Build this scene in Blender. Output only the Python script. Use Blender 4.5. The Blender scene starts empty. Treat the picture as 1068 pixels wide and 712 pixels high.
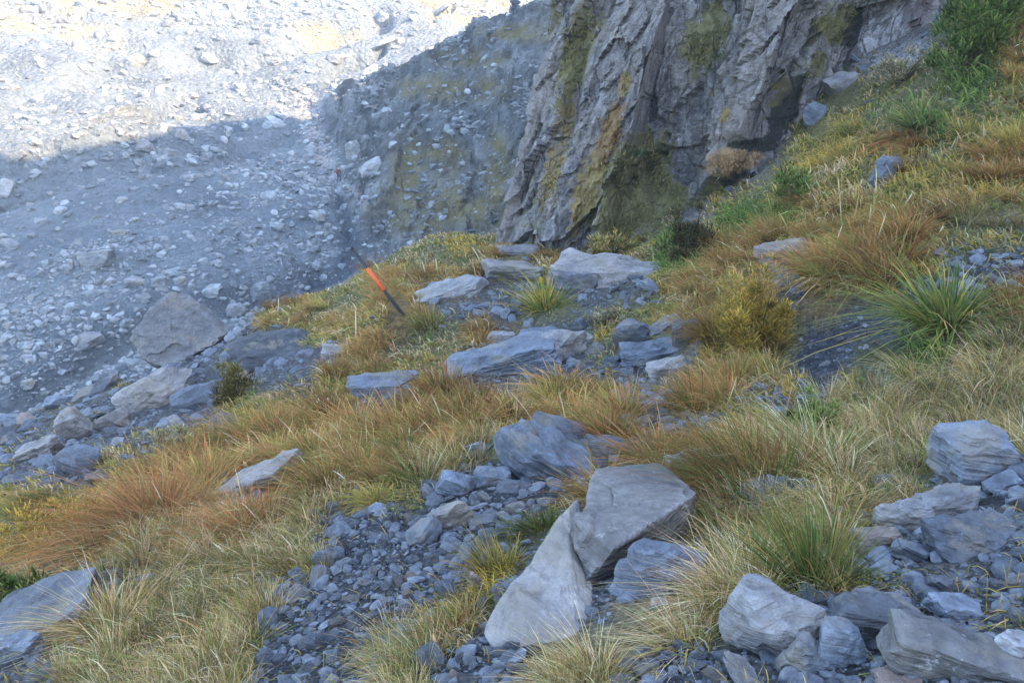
import bpy, bmesh, math, random
import numpy as np
from mathutils import Vector, Matrix, Euler
HAZE = .0012
random.seed(7); rng = np.random.default_rng(7)
C = bpy.context.scene.collection
PITCH = math.radians(22); FPX = 830.0
FW = np.array([0, math.cos(PITCH), -math.sin(PITCH)]); UP = np.array([0, math.sin(PITCH), math.cos(PITCH)])

# ------------------------------------------------------------------ camera maths (survey of the place from the photo)
def ray(px, py):
    px = np.asarray(px, float); py = np.asarray(py, float)
    a = (px-534)/FPX; b = (356-py)/FPX
    return np.stack([a, FW[1]+b*UP[1], FW[2]+b*UP[2]], -1)
def at(px, py, D): return ray(px, py)*np.asarray(D, float)[..., None] if np.ndim(D) else ray(px, py)*D
def proj(P):
    P = np.asarray(P, float); f = P@FW
    f = np.where(f > .05, f, .05)
    return 534+FPX*P[..., 0]/f, 356-FPX*(P@UP)/f, f

# ------------------------------------------------------------------ noise
def _hash(ix, iy, iz):
    h = (ix*374761393 + iy*668265263 + iz*2147483647 + 1274126177) & 0xffffffff
    h = ((h ^ (h >> 13))*1274126177) & 0xffffffff
    h = ((h ^ (h >> 16))*2246822519) & 0xffffffff
    return ((h ^ (h >> 15)) & 0xffffff)/float(0xffffff)
def vnoise(x, y, z=0.0):
    x, y, z = np.broadcast_arrays(np.asarray(x, float), np.asarray(y, float), np.asarray(z, float))
    ix = np.floor(x).astype(np.int64); iy = np.floor(y).astype(np.int64); iz = np.floor(z).astype(np.int64)
    fx, fy, fz = x-ix, y-iy, z-iz
    fx = fx*fx*(3-2*fx); fy = fy*fy*(3-2*fy); fz = fz*fz*(3-2*fz)
    r = 0
    for a in (0, 1):
        for b in (0, 1):
            for c in (0, 1):
                w = (fx if a else 1-fx)*(fy if b else 1-fy)*(fz if c else 1-fz)
                r = r + w*_hash(ix+a, iy+b, iz+c)
    return r*2-1
def fbm(x, y, z=0.0, o=4, g=.5):
    s = 0; a = 1; t = 0
    for i in range(o):
        s = s+a*vnoise(x*2**i+i*17.3, y*2**i-i*9.1, np.asarray(z)*2**i+i*5.7); t += a; a *= g
    return s/t
def facets(x, y, seed=0):
    """broken rock: every cell a tilted plane at its own height"""
    x, y = np.broadcast_arrays(np.asarray(x, float), np.asarray(y, float)); ix = np.floor(x).astype(np.int64); iy = np.floor(y).astype(np.int64)
    d1 = np.full(x.shape, 9.); out = np.zeros(x.shape)
    for a in (-1, 0, 1):
        for b in (-1, 0, 1):
            cx = ix+a; cy = iy+b; h = [_hash(cx, cy, np.full(cx.shape, k+seed)) for k in (11, 37, 71, 113, 171)]
            dx = x-cx-h[0]; dy = y-cy-h[1]; d = np.abs(dx)*.8+np.abs(dy)*.8+np.hypot(dx, dy)*.3; m = d < d1
            d1 = np.where(m, d, d1); out = np.where(m, (h[2]-.5)+dx*(h[3]-.5)*1.5+dy*(h[4]-.5)*1.5, out)
    return out
def cells(x, y, z=0.0, seed=0):
    """worley: distance to nearest, id hash of nearest, F2-F1"""
    x, y, z = np.broadcast_arrays(np.asarray(x, float), np.asarray(y, float), np.asarray(z, float))
    ix = np.floor(x).astype(np.int64); iy = np.floor(y).astype(np.int64)
    d1 = np.full(x.shape, 9.); d2 = np.full(x.shape, 9.); idv = np.zeros(x.shape)
    for a in (-1, 0, 1):
        for b in (-1, 0, 1):
            cx = ix+a; cy = iy+b
            hx = _hash(cx, cy, np.full(cx.shape, 11+seed)); hy = _hash(cx, cy, np.full(cx.shape, 37+seed)); hv = _hash(cx, cy, np.full(cx.shape, 71+seed))
            d = np.hypot(cx+hx-x, cy+hy-y)
            m = d < d1
            d2 = np.where(m, d1, np.minimum(d2, d)); d1 = np.where(m, d, d1); idv = np.where(m, hv, idv)
    return d1, idv, d2-d1

# ------------------------------------------------------------------ thin plate surfaces
class TPS:
    def __init__(s, pts, lam=.02, warp=None):
        pts = np.asarray(pts, float); s.warp = warp or (lambda x, y: (x, y))
        X, Y = s.warp(pts[:, 0], pts[:, 1]); s.X, s.Y = X, Y; n = len(X)
        r2 = (X[:, None]-X)**2+(Y[:, None]-Y)**2
        K = .5*r2*np.log(r2+1e-9)+np.eye(n)*lam
        A = np.zeros((n+3, n+3)); A[:n, :n] = K; A[:n, n] = 1; A[:n, n+1] = X; A[:n, n+2] = Y; A[n:, :n] = A[:n, n:].T
        s.w = np.linalg.solve(A, np.concatenate([pts[:, 2], [0, 0, 0]])); s.n = n
    def __call__(s, x, y):
        x = np.asarray(x, float); y = np.asarray(y, float); X, Y = s.warp(x, y)
        out = s.w[s.n]+s.w[s.n+1]*X+s.w[s.n+2]*Y
        for i in range(s.n):
            r2 = (X-s.X[i])**2+(Y-s.Y[i])**2
            out = out+s.w[i]*.5*r2*np.log(r2+1e-9)
        return out

class Polar:
    """a ground sheet on a fan shaped grid: fine near, coarse far"""
    def __init__(s, f, a0, a1, na, r0, r1, nr):
        s.a0, s.a1, s.na, s.l0, s.l1, s.nr = a0, a1, na, math.log(r0), math.log(r1), nr
        A, L = np.meshgrid(np.linspace(a0, a1, na), np.linspace(s.l0, s.l1, nr), indexing='ij')
        R = np.exp(L); s.x = R*np.sin(A); s.y = R*np.cos(A)-1.0; s.z = f(s.x, s.y)
    def __call__(s, x, y):
        a = (np.arctan2(x, y+1.0)-s.a0)/(s.a1-s.a0)*(s.na-1); l = (np.log(np.hypot(x, y+1.0)+1e-9)-s.l0)/(s.l1-s.l0)*(s.nr-1)
        a = np.clip(a, 0, s.na-1.001); l = np.clip(l, 0, s.nr-1.001)
        i = a.astype(int); j = l.astype(int); u = a-i; v = l-j; z = s.z
        return (z[i, j]*(1-u)+z[i+1, j]*u)*(1-v)+(z[i, j+1]*(1-u)+z[i+1, j+1]*u)*v
    def hit(s, px, py, t0, t1, n=420):
        d = ray(px, py); T = np.exp(np.linspace(math.log(t0), math.log(t1), n))
        best = np.full(d.shape[:-1], np.nan); prev = None
        for t in T:
            p = d*t; g = p[..., 2]-s(p[..., 0], p[..., 1])
            if prev is not None:
                c = (g < 0) & (pg >= 0) & np.isnan(best)
                best = np.where(c, pt+(t-pt)*pg/np.maximum(pg-g, 1e-9), best)
            prev = 1; pg = g; pt = t
        return best

# foreground slope: pixel, pixel, depth
G_SURVEY = [(0,712,3.1),(250,712,2.7),(534,712,2.15),(800,712,1.9),(1068,712,1.7),
 (0,600,4.9),(250,600,3.9),(534,600,3.0),(800,600,2.5),(1068,600,2.2),
 (0,540,7.5),(100,540,7.0),(250,530,5.4),(0,490,12.5),(100,470,12),(200,470,8.5),(400,500,5.0),(534,500,4.4),(700,500,3.9),(850,500,3.4),(1068,500,2.9),
 (250,440,9.5),(340,410,11),(430,415,9),(430,370,11.5),(534,400,9.0),(534,440,6.8),(640,440,6.2),(760,430,5.2),(900,420,4.8),(1068,420,4.3),
 (560,360,10.5),(690,380,8.2),(790,390,6.6),(870,370,6.1),(900,325,6.9),(960,345,5.4),(1068,330,5.4),(860,310,7.2),(930,285,7.4),(1000,262,7.7),(1068,258,7.6),
 (420,327,12.5),(520,320,13),(620,300,13),(700,290,12),(760,320,9),(830,270,9),(910,240,9),(1068,190,9),(1068,120,10.3),(1068,0,13.5),
 (950,180,10.5),(900,150,12.2),(850,200,11.8),(800,240,12),(700,250,15),(620,262,17),(534,258,18),(450,262,18.5),
 (1000,60,13.3),(940,100,13.3),(880,100,15.6),(840,150,14.8),
 (300,318,20),(380,290,19.5),(185,385,20.5),(120,405,20.5),(60,425,20.5),(0,445,20.5),(300,370,15),(200,420,16),(100,440,16),(0,465,16.5),
 (440,259,21.5),(475,254,22),(510,251,21),(-200,560,14),(-250,700,5)]
gp = [tuple(at(a, b, d)) for a, b, d in G_SURVEY]
gp += [(0,-.3,-1.62),(-3,-.5,-2.9),(3,-.5,-.5),(0,-4,-1.2),(-6,-4,-4.2),(6,-4,1.2),(9,0,2.4),(12,8,3.5),(14,16,4.5),(-14,2,-8)]
for a, b, d in [(-120,470,20.5),(0,440,20.5),(60,420,20.5),(120,398,20.8),(185,380,20.8),(240,350,20.6),(290,312,20.6),(345,299,20),(430,266,20)]:
    p = at(a, b, d); gp.append((p[0]*1.12, p[1]*1.12, p[2]-1.9)); gp.append((p[0]*1.5-1.5, p[1]*1.5, p[2]-11.5)); gp.append((p[0]*2.2-3, p[1]*2.2, p[2]-28))
p = at(450, 247, 22.5); gp += [(p[0]+.2,p[1]+2.2,p[2]-3.2),(p[0]-.8,p[1]+6,p[2]-7)]
p = at(500, 243, 23); gp += [(p[0],p[1]+2.5,p[2]-2.4),(p[0],p[1]+8,p[2]-6),(p[0],p[1]+20,p[2]-18),(8,30,-3),(16,30,0),(3,45,-22)]
gtps = TPS(gp, .01, lambda x, y: (x, y))
def g_fun(x, y):
    r = np.hypot(x, y+1)
    z = gtps(x, y)
    w = np.clip(r/9, .25, 1.2)
    z = z+.16*w*fbm(x*.7, y*.7, 3.1, 3)+.06*w*fbm(x*2.6, y*2.6, 1.7, 3)
    z = z+.018*np.clip(r/5, .5, 2)*fbm(x*9, y*9, .3, 3)
    return z
G = Polar(g_fun, math.radians(-72), math.radians(72), 820, .5, 62, 800)

V_SURVEY = [(0,430,50),(100,360,55),(180,320,58),(330,290,66),(400,230,76),(354,191,86),(0,300,61),(150,250,65),(0,166,82),(200,165,86),(300,118,108),(0,60,112),(0,0,132),
 (150,0,140),(300,0,152),(450,0,165),(568,0,178),(568,60,130),(-200,460,50),(-200,200,76),(-200,0,125),(0,-120,230),(300,-120,260),(568,-120,300),(800,-120,330),(-200,-120,220),(650,0,185),
 (390,110,108),(350,150,96),(30,410,50.5)]
vp = [tuple(at(a, b, d)) for a, b, d in V_SURVEY]
vp += [(-35,20,-30),(0,30,-31),(30,40,-30),(40,90,-20),(60,180,0)]
vtps = TPS(vp, 5.)
S_SURVEY = [(440,243,64),(395,180,78),(380,130,92),(370,96,106),(400,84,104),(450,62,97),(500,36,92),(568,6,88),(640,-30,86),(520,60,78),(520,150,68),(470,190,68),(470,110,80),(420,150,78),(600,100,66),(520,248,56),(600,250,52)]
sp = [tuple(at(a, b, d)) for a, b, d in S_SURVEY]
for a, b, d in [(370,100,110),(400,86,108),(450,64,101),(500,38,96),(568,8,92),(640,-30,90)]:
    p = at(a, b, d); sp.append((p[0]-1, p[1]+14, p[2]-9)); sp.append((p[0]-1, p[1]+40, p[2]-34))
for a, b, d in [(440,243,64),(395,180,78),(380,130,92)]:
    p = at(a, b, d); sp.append((p[0]-9, p[1]-2, p[2]-9))
stps = TPS(sp, 2.)
def v_fun(x, y):
    r = np.hypot(x, y)
    a = vtps(x, y); b = stps(x, y)
    d1, hid, e = cells(x*.16+.3*fbm(x*.1, y*.1), y*.16)
    a = a+1.6*fbm(x*.045, y*.045, 2.2, 3)*np.clip(r/90, .4, 1.6)+1.1*fbm(x*.13, y*.13, 6.2, 3)*np.clip(r/80, .5, 1.6)+.5*fbm(x*.35, y*.35, 1.2, 4)
    q = x*.8+y*.25; b = b+1.5*(cells((x+.5*y)*.22, (y*.3-x*.1)*.5, seed=4)[1]-.5)+.9*(cells(x*.6, y*.35, seed=6)[1]-.5)+.45*(cells(x*1.5+.3*y, y*.8, seed=8)[1]-.5)
    b = b+1.5*(1-np.abs(fbm(q*.16, (y*.6-x*.6)*.05, 4.4, 3))*2)+.5*fbm(x*.5, y*.5, 7.7, 4)-.5
    k = 3.
    h = np.clip(.5+.5*(b-a)/k, 0, 1)
    return a*(1-h)+b*h+k*h*(1-h)*.5
V = Polar(v_fun, math.radians(-58), math.radians(52), 900, 27, 460, 900)

# ------------------------------------------------------------------ what grows where (one row per 24 px of the survey: class up to x)
ZN = """c1000 d1060 o1068|c985 d1045 r1068|c890 w965 m1000 d1040 o1068|c860 m985 d1045 r1068|c845 m1000 d1035 o1068|c825 o900 m940 d990 o1068|c820 o930 b965 m1020 o1068|c800 m830 o900 m930 o1000 r1068
m700 c745 m800 o900 m940 o1068|m700 c740 m760 d830 r1000 p1068|m690 d720 o760 r950 m1068|m500 r590 m690 d740 r800 s850 r940 m985 g1068|m390 r500 s560 m600 s680 m710 r800 s845 r935 g1068
m275 r345 m385 r450 s545 m610 s640 m720 r765 m790 r880 k935 g1040 r1068|s300 m350 r430 m480 r545 g620 m700 r760 o830 k950 d1030 p1068|s350 r400 m480 g590 s620 m640 s730 o825 k900 d980 p1068
m135 s330 r380 m470 s700 r770 o835 k880 o900 p1068|s240 m370 s420 r630 m650 s720 r765 g860 p1068|s230 m300 r650 g700 s760 o800 p840 m870 p1068|s195 m215 r490 p530 s625 g690 r790 p1068
s110 m190 r425 p480 g620 r830 p980 s1068|m115 r225 s265 r365 m440 g590 r650 s720 r780 p960 s1068|m110 r190 p250 r290 p330 g570 m600 s720 p930 s1068|m110 p320 g550 m590 s740 p930 s1068
m90 p340 g515 m550 s700 p900 s1068|m40 s125 p270 g495 m520 s690 p890 s1068|s130 p285 g470 m500 s640 p780 s1068|s100 p275 g430 m490 g560 p760 s1068|s75 p265 g400 p450 g560 p660 g740 s1068|s60 p255 g400 p440 g560 p645 g760 s1068""".replace('\n', '|').split('|')
CL = 'cdorwmbspgk'
zmap = np.zeros((30, 1068), int)
for i, row in enumerate(ZN):
    x0 = 0
    for t in row.split():
        x1 = int(t[1:]); zmap[i, x0:x1] = CL.index(t[0]); x0 = x1
def zone(px, py, j=1.0, seed=0.):
    """class of a ground point, borders roughened"""
    jx = 16*j*fbm(px/30+seed, py/30, 1.3, 3); jy = 13*j*fbm(px/30, py/30+seed, 8.3, 3)
    return zmap[np.clip(((py+jy)/24).astype(int), 0, 29), np.clip(px+jx, 0, 1067).astype(int)]

# ------------------------------------------------------------------ materials
def mat(name):
    m = bpy.data.materials.new(name); m.use_nodes = True; nt = m.node_tree; nt.nodes.clear()
    out = nt.nodes.new('ShaderNodeOutputMaterial'); return m, nt, out
def N(nt, t, **kw):
    n = nt.nodes.new(t)
    for k, v in kw.items():
        if k[0] == '_': setattr(n, k[1:], v)
        else: n.inputs[k.replace('__', ' ')].default_value = v
    return n
def ramp(nt, fac, stops):
    r = nt.nodes.new('ShaderNodeValToRGB'); e = r.color_ramp.elements
    while len(e) < len(stops): e.new(.5)
    for q, (p, c) in zip(e, stops):
        q.position = p; q.color = (*c, 1) if len(c) == 3 else c
    nt.links.new(fac, r.inputs[0]); return r.outputs[0]
def mix(nt, fac, a, b, mode='MIX'):
    m = nt.nodes.new('ShaderNodeMix'); m.data_type = 'RGBA'; m.blend_type = mode
    for s, v in ((m.inputs[0], fac), (m.inputs[6], a), (m.inputs[7], b)):
        if hasattr(v, 'node'): nt.links.new(v, s)
        else: s.default_value = v if not isinstance(v, tuple) else (*v, 1)
    return m.outputs[2]
def noise(nt, vec, scale, detail=5, rough=.55, dist=0.):
    n = N(nt, 'ShaderNodeTexNoise', Scale=scale, Detail=detail, Roughness=rough, Distortion=dist)
    if vec is not None: nt.links.new(vec, n.inputs['Vector'])
    return n.outputs[0]
def mapping(nt, vec, scale=(1, 1, 1), rot=(0, 0, 0)):
    m = nt.nodes.new('ShaderNodeMapping'); m.inputs['Scale'].default_value = scale; m.inputs['Rotation'].default_value = rot
    nt.links.new(vec, m.inputs[0]); return m.outputs[0]
def finish(nt, out, col, bump=None, dist=.02, strength=1., rough=.85, spec=.25):
    b = N(nt, 'ShaderNodeBsdfPrincipled', Roughness=rough); b.inputs['Specular IOR Level'].default_value = spec
    nt.links.new(col, b.inputs['Base Color'])
    if bump is not None:
        bp = N(nt, 'ShaderNodeBump', Strength=strength, Distance=dist); nt.links.new(bump, bp.inputs['Height']); nt.links.new(bp.outputs[0], b.inputs['Normal'])
    nt.links.new(b.outputs[0], out.inputs[0])

def rock_mat(name, dark, light, tint, k=1.0, moss=0., vein=.22, lam=3., space='Object'):
    m, nt, out = mat(name)
    tc = nt.nodes.new('ShaderNodeTexCoord'); oi = nt.nodes.new('ShaderNodeObjectInfo')
    v = tc.outputs['Object']
    off = N(nt, 'ShaderNodeVectorMath', _operation='ADD')
    sc = N(nt, 'ShaderNodeVectorMath', _operation='SCALE'); nt.links.new(oi.outputs['Location'], sc.inputs[0]); sc.inputs['Scale'].default_value = 3.1
    nt.links.new(v, off.inputs[0]); nt.links.new(sc.outputs[0], off.inputs[1]); v = off.outputs[0]
    n1 = noise(nt, v, 3.*k, 7, .62)
    n2 = noise(nt, mapping(nt, v, (1.2, 1.2, lam), (.25, .15, 0)), 3.2*k, 6, .65, .4)
    n3 = noise(nt, v, 28*k, 4, .7)
    col = ramp(nt, n2, [(.3, tuple(q*.8 for q in dark)), (.5, tuple((a+b)/2 for a, b in zip(dark, light))), (.75, light)])
    col = mix(nt, ramp(nt, n1, [(.35, (0, 0, 0)), (.7, (.75, .75, .75))]), col, tint)
    col = mix(nt, .55, col, ramp(nt, n3, [(.3, (.4, .4, .4)), (.7, (1.25, 1.25, 1.25))]), 'MULTIPLY')
    st = noise(nt, mapping(nt, v, (1.1, 1.1, lam*3.5), (.25, .15, 0)), 4.5*k, 4, .6, .15)
    if vein: col = mix(nt, ramp(nt, st, [(.6, (0, 0, 0)), (.66, (vein,)*3), (.7, (vein*.3,)*3)]), col, tuple(min(.6, q*1.5) for q in light))
    col = mix(nt, ramp(nt, st, [(.3, (.55, .55, .55)), (.38, (0, 0, 0))]), col, tuple(q*.5 for q in dark))
    ge = nt.nodes.new('ShaderNodeNewGeometry'); col = mix(nt, .8, col, ramp(nt, ge.outputs['Pointiness'], [(.42, (.45, .45, .45)), (.5, (1, 1, 1)), (.58, (1.45, 1.45, 1.45))]), 'MULTIPLY')  # worn edges lightened; cavity shade put into the colour
    hs = N(nt, 'ShaderNodeHueSaturation'); mr = N(nt, 'ShaderNodeMapRange'); mr.inputs['To Min'].default_value = .6; mr.inputs['To Max'].default_value = 1.3
    nt.links.new(oi.outputs['Random'], mr.inputs[0]); nt.links.new(mr.outputs[0], hs.inputs['Value']); nt.links.new(col, hs.inputs['Color']); col = hs.outputs[0]
    nk = noise(nt, v, 17*k, 6, .75); col = mix(nt, ramp(nt, nk, [(.60, (0, 0, 0)), (.66, (.55, .55, .55))]), col, tuple(min(.5, q*1.45) for q in light)); col = mix(nt, ramp(nt, nk, [(.34, (.6, .6, .6)), (.41, (0, 0, 0))]), col, tuple(q*.6 for q in dark))
    nl = noise(nt, v, 1.9*k, 7, .72); col = mix(nt, ramp(nt, nl, [(.52, (0, 0, 0)), (.6, (.55, .55, .55))]), col, (.20, .18, .14)); col = mix(nt, ramp(nt, nl, [(.34, (.6, .6, .6)), (.42, (0, 0, 0))]), col, tuple(q*.6 for q in dark))
    if moss:
        nm = noise(nt, v, 2.2*k, 6, .7)
        col = mix(nt, ramp(nt, nm, [(.62-moss*.3, (0, 0, 0)), (.68-moss*.3, (1, 1, 1))]), col, ramp(nt, n3, [(.3, (.09, .08, .03)), (.7, (.24, .22, .09))]))
    h = N(nt, 'ShaderNodeMath', _operation='ADD'); h2 = N(nt, 'ShaderNodeMath', _operation='MULTIPLY'); h2.inputs[1].default_value = .4
    nt.links.new(n3, h2.inputs[0]); nt.links.new(n2, h.inputs[0]); nt.links.new(h2.outputs[0], h.inputs[1])
    h3 = N(nt, 'ShaderNodeMath', _operation='ADD'); nt.links.new(h.outputs[0], h3.inputs[0]); nt.links.new(st, h3.inputs[1]); finish(nt, out, col, h3.outputs[0], .022/k, 1., .8, .3)
    return m
M = {}
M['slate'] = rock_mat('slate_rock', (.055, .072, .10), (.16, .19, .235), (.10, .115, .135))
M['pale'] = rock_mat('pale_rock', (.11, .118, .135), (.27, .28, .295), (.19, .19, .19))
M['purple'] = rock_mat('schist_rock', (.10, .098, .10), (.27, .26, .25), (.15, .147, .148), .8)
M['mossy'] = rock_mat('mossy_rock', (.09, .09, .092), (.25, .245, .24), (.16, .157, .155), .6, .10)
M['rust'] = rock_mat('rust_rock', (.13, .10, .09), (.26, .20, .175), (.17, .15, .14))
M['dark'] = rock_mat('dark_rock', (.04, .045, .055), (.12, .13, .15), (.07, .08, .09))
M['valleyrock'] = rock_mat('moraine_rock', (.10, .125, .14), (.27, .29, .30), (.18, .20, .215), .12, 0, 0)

def blade_mat():
    m, nt, out = mat('grass_blades')
    a = N(nt, 'ShaderNodeAttribute', _attribute_name='Col'); oi = nt.nodes.new('ShaderNodeObjectInfo')
    hs = N(nt, 'ShaderNodeHueSaturation'); mr = N(nt, 'ShaderNodeMapRange'); mr.inputs['To Min'].default_value = .55; mr.inputs['To Max'].default_value = 1.4
    nt.links.new(oi.outputs['Random'], mr.inputs[0]); nt.links.new(mr.outputs[0], hs.inputs['Value']); nt.links.new(a.outputs['Color'], hs.inputs['Color'])
    d = N(nt, 'ShaderNodeBsdfDiffuse'); t = N(nt, 'ShaderNodeBsdfTranslucent'); mx = N(nt, 'ShaderNodeMixShader', Fac=.35)
    nt.links.new(hs.outputs[0], d.inputs[0]); nt.links.new(hs.outputs[0], t.inputs[0]); nt.links.new(d.outputs[0], mx.inputs[1]); nt.links.new(t.outputs[0], mx.inputs[2])
    nt.links.new(mx.outputs[0], out.inputs[0]); return m
M['blade'] = blade_mat()

def ground_mat():
    m, nt, out = mat('hillside_ground')
    a = N(nt, 'ShaderNodeAttribute', _attribute_name='Col'); tc = nt.nodes.new('ShaderNodeTexCoord'); v = tc.outputs['Object']
    n3 = noise(nt, v, 22, 6, .7); n1 = noise(nt, v, 2.5, 5, .6)
    vo = N(nt, 'ShaderNodeTexVoronoi', Scale=38.); nt.links.new(v, vo.inputs['Vector'])
    vg = N(nt, 'ShaderNodeTexVoronoi', Scale=75.); nt.links.new(v, vg.inputs['Vector']); vg2 = N(nt, 'ShaderNodeTexVoronoi', Scale=24.); nt.links.new(v, vg2.inputs['Vector'])
    sr = N(nt, 'ShaderNodeSeparateColor'); nt.links.new(vg.outputs['Color'], sr.inputs[0]); sr2 = N(nt, 'ShaderNodeSeparateColor'); nt.links.new(vg2.outputs['Color'], sr2.inputs[0])
    grit = mix(nt, .5, ramp(nt, sr.outputs[0], [(.1, (.45, .45, .45)), (.7, (1.1, 1.1, 1.1)), (1, (2.4, 2.4, 2.4))]), ramp(nt, sr2.outputs[1], [(.2, (.5, .5, .5)), (.8, (1.3, 1.3, 1.3)), (1, (2.2, 2.2, 2.2))]))
    col = mix(nt, .6, a.outputs['Color'], ramp(nt, n3, [(.25, (.35, .35, .35)), (.7, (1.5, 1.5, 1.5))]), 'MULTIPLY')
    col = mix(nt, .5, col, ramp(nt, n1, [(.3, (.6, .6, .6)), (.7, (1.3, 1.3, 1.3))]), 'MULTIPLY')
    col = mix(nt, .85, col, grit, 'MULTIPLY')
    h = N(nt, 'ShaderNodeMath', _operation='SUBTRACT'); nt.links.new(n3, h.inputs[0]); nt.links.new(vo.outputs['Distance'], h.inputs[1])
    finish(nt, out, col, h.outputs[0], .045, 1., .95, .1); return m
M['ground'] = ground_mat()
def valley_mat():
    m, nt, out = mat('moraine_ground')
    a = N(nt, 'ShaderNodeAttribute', _attribute_name='Col'); tc = nt.nodes.new('ShaderNodeTexCoord'); v = tc.outputs['Object']
    n1 = noise(nt, v, .12, 7, .7); n3 = noise(nt, v, 1.6, 8, .75)
    vo = N(nt, 'ShaderNodeTexVoronoi', Scale=1.5); nt.links.new(v, vo.inputs['Vector'])
    col = mix(nt, .6, a.outputs['Color'], ramp(nt, n3, [(.3, (.5, .5, .5)), (.7, (1.35, 1.35, 1.35))]), 'MULTIPLY')
    col = mix(nt, .6, col, ramp(nt, n1, [(.36, (.55, .57, .6)), (.6, (1.3, 1.27, 1.22))]), 'MULTIPLY')
    h = N(nt, 'ShaderNodeMath', _operation='SUBTRACT'); nt.links.new(n3, h.inputs[0]); nt.links.new(vo.outputs['Distance'], h.inputs[1])
    finish(nt, out, col, h.outputs[0], .8, .9, .95, .1); return m
M['valley'] = valley_mat()
def cliff_mat():
    m, nt, out = mat('cliff_rock')
    a = N(nt, 'ShaderNodeAttribute', _attribute_name='Col'); tc = nt.nodes.new('ShaderNodeTexCoord'); v = tc.outputs['Object']
    n1 = noise(nt, v, .9, 6, .65)
    n2 = noise(nt, mapping(nt, v, (1.8, 1.8, .8), (0, math.radians(-16), 0)), 1.6, 8, .74, .2)
    vc_ = N(nt, 'ShaderNodeTexVoronoi', _feature='DISTANCE_TO_EDGE', Scale=1.3); nt.links.new(mapping(nt, v, (1.5, 1.5, .7), (0, math.radians(-16), .3)), vc_.inputs['Vector'])
    vd = N(nt, 'ShaderNodeTexVoronoi', _feature='DISTANCE_TO_EDGE', Scale=5.); nt.links.new(mapping(nt, v, (1.3, 1.3, .9), (.4, math.radians(25), .3)), vd.inputs['Vector'])
    n6 = noise(nt, v, 34, 5, .7)
    n3 = noise(nt, v, 9, 6, .72); n4 = noise(nt, mapping(nt, v, (1, 1, 4), (.5, .5, 0)), 6, 5, .7)
    col = ramp(nt, n2, [(.32, (.075, .078, .088)), (.45, (.17, .17, .175)), (.56, (.255, .255, .26)), (.66, (.41, .41, .405))])
    col = mix(nt, ramp(nt, n1, [(.4, (0, 0, 0)), (.62, (.8, .8, .8))]), col, (.24, .22, .205))
    col = mix(nt, .6, col, ramp(nt, n4, [(.3, (.45, .45, .45)), (.68, (1.3, 1.3, 1.3))]), 'MULTIPLY')
    col = mix(nt, ramp(nt, n3, [(.64, (0, 0, 0)), (.7, (.6, .6, .6))]), col, (.55, .54, .53))
    col = mix(nt, .75, col, ramp(nt, vc_.outputs['Distance'], [(0, (.5, .5, .5)), (.03, (1, 1, 1))]), 'MULTIPLY')
    col = mix(nt, .5, col, ramp(nt, vd.outputs['Distance'], [(0, (.3, .3, .3)), (.05, (1, 1, 1))]), 'MULTIPLY')
    col = mix(nt, .6, col, ramp(nt, n6, [(.35, (.6, .6, .6)), (.65, (1.4, 1.4, 1.4))]), 'MULTIPLY')
    nb = noise(nt, v, .55, 5, .6); col = mix(nt, ramp(nt, nb, [(.45, (0, 0, 0)), (.62, (.3, .3, .3))]), col, (.25, .22, .19))
    ge = nt.nodes.new('ShaderNodeNewGeometry'); col = mix(nt, .5, col, ramp(nt, ge.outputs['Pointiness'], [(.44, (.45, .45, .45)), (.5, (1, 1, 1)), (.56, (1.35, 1.35, 1.35))]), 'MULTIPLY')  # rims lightened, shade of the folds darkened into the rock colour
    # growth, stain, painted shade: attribute colour in, alpha how much, broken up by noise
    n5 = noise(nt, mapping(nt, v, (1.6, 1.6, .8), (0, math.radians(14), 0)), 3.2, 7, .72)
    f2 = N(nt, 'ShaderNodeMath', _operation='MULTIPLY_ADD'); nt.links.new(n5, f2.inputs[0]); f2.inputs[1].default_value = 2.2; f2.inputs[2].default_value = -.6
    f = N(nt, 'ShaderNodeMath', _operation='ADD'); nt.links.new(a.outputs['Alpha'], f.inputs[0]); nt.links.new(f2.outputs[0], f.inputs[1])
    g = mix(nt, .7, a.outputs['Color'], ramp(nt, n3, [(.3, (.45, .45, .45)), (.7, (1.6, 1.6, 1.6))]), 'MULTIPLY')
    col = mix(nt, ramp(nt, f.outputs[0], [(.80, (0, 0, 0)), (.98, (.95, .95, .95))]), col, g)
    h = N(nt, 'ShaderNodeMath', _operation='ADD'); h2 = N(nt, 'ShaderNodeMath', _operation='MULTIPLY'); h2.inputs[1].default_value = .5
    nt.links.new(n3, h2.inputs[0]); nt.links.new(n2, h.inputs[0]); nt.links.new(h2.outputs[0], h.inputs[1])
    h4 = N(nt, 'ShaderNodeMath', _operation='MULTIPLY_ADD'); nt.links.new(n6, h4.inputs[0]); h4.inputs[1].default_value = .3; nt.links.new(h.outputs[0], h4.inputs[2])
    vm = N(nt, 'ShaderNodeMath', _operation='MINIMUM'); nt.links.new(vc_.outputs['Distance'], vm.inputs[0]); vm.inputs[1].default_value = .06
    h5 = N(nt, 'ShaderNodeMath', _operation='MULTIPLY_ADD'); nt.links.new(vm.outputs[0], h5.inputs[0]); h5.inputs[1].default_value = 8.; nt.links.new(h4.outputs[0], h5.inputs[2])
    finish(nt, out, col, h5.outputs[0], .14, 1., .85, .25); return m
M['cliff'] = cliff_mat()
def plain(name, col, rough=.7):
    m, nt, out = mat(name)
    n = noise(nt, None, 30, 3); c = mix(nt, .4, tuple(col), ramp(nt, n, [(.3, (.6, .6, .6)), (.7, (1.2, 1.2, 1.2))]), 'MULTIPLY'); finish(nt, out, c, None, rough=rough); return m

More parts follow.
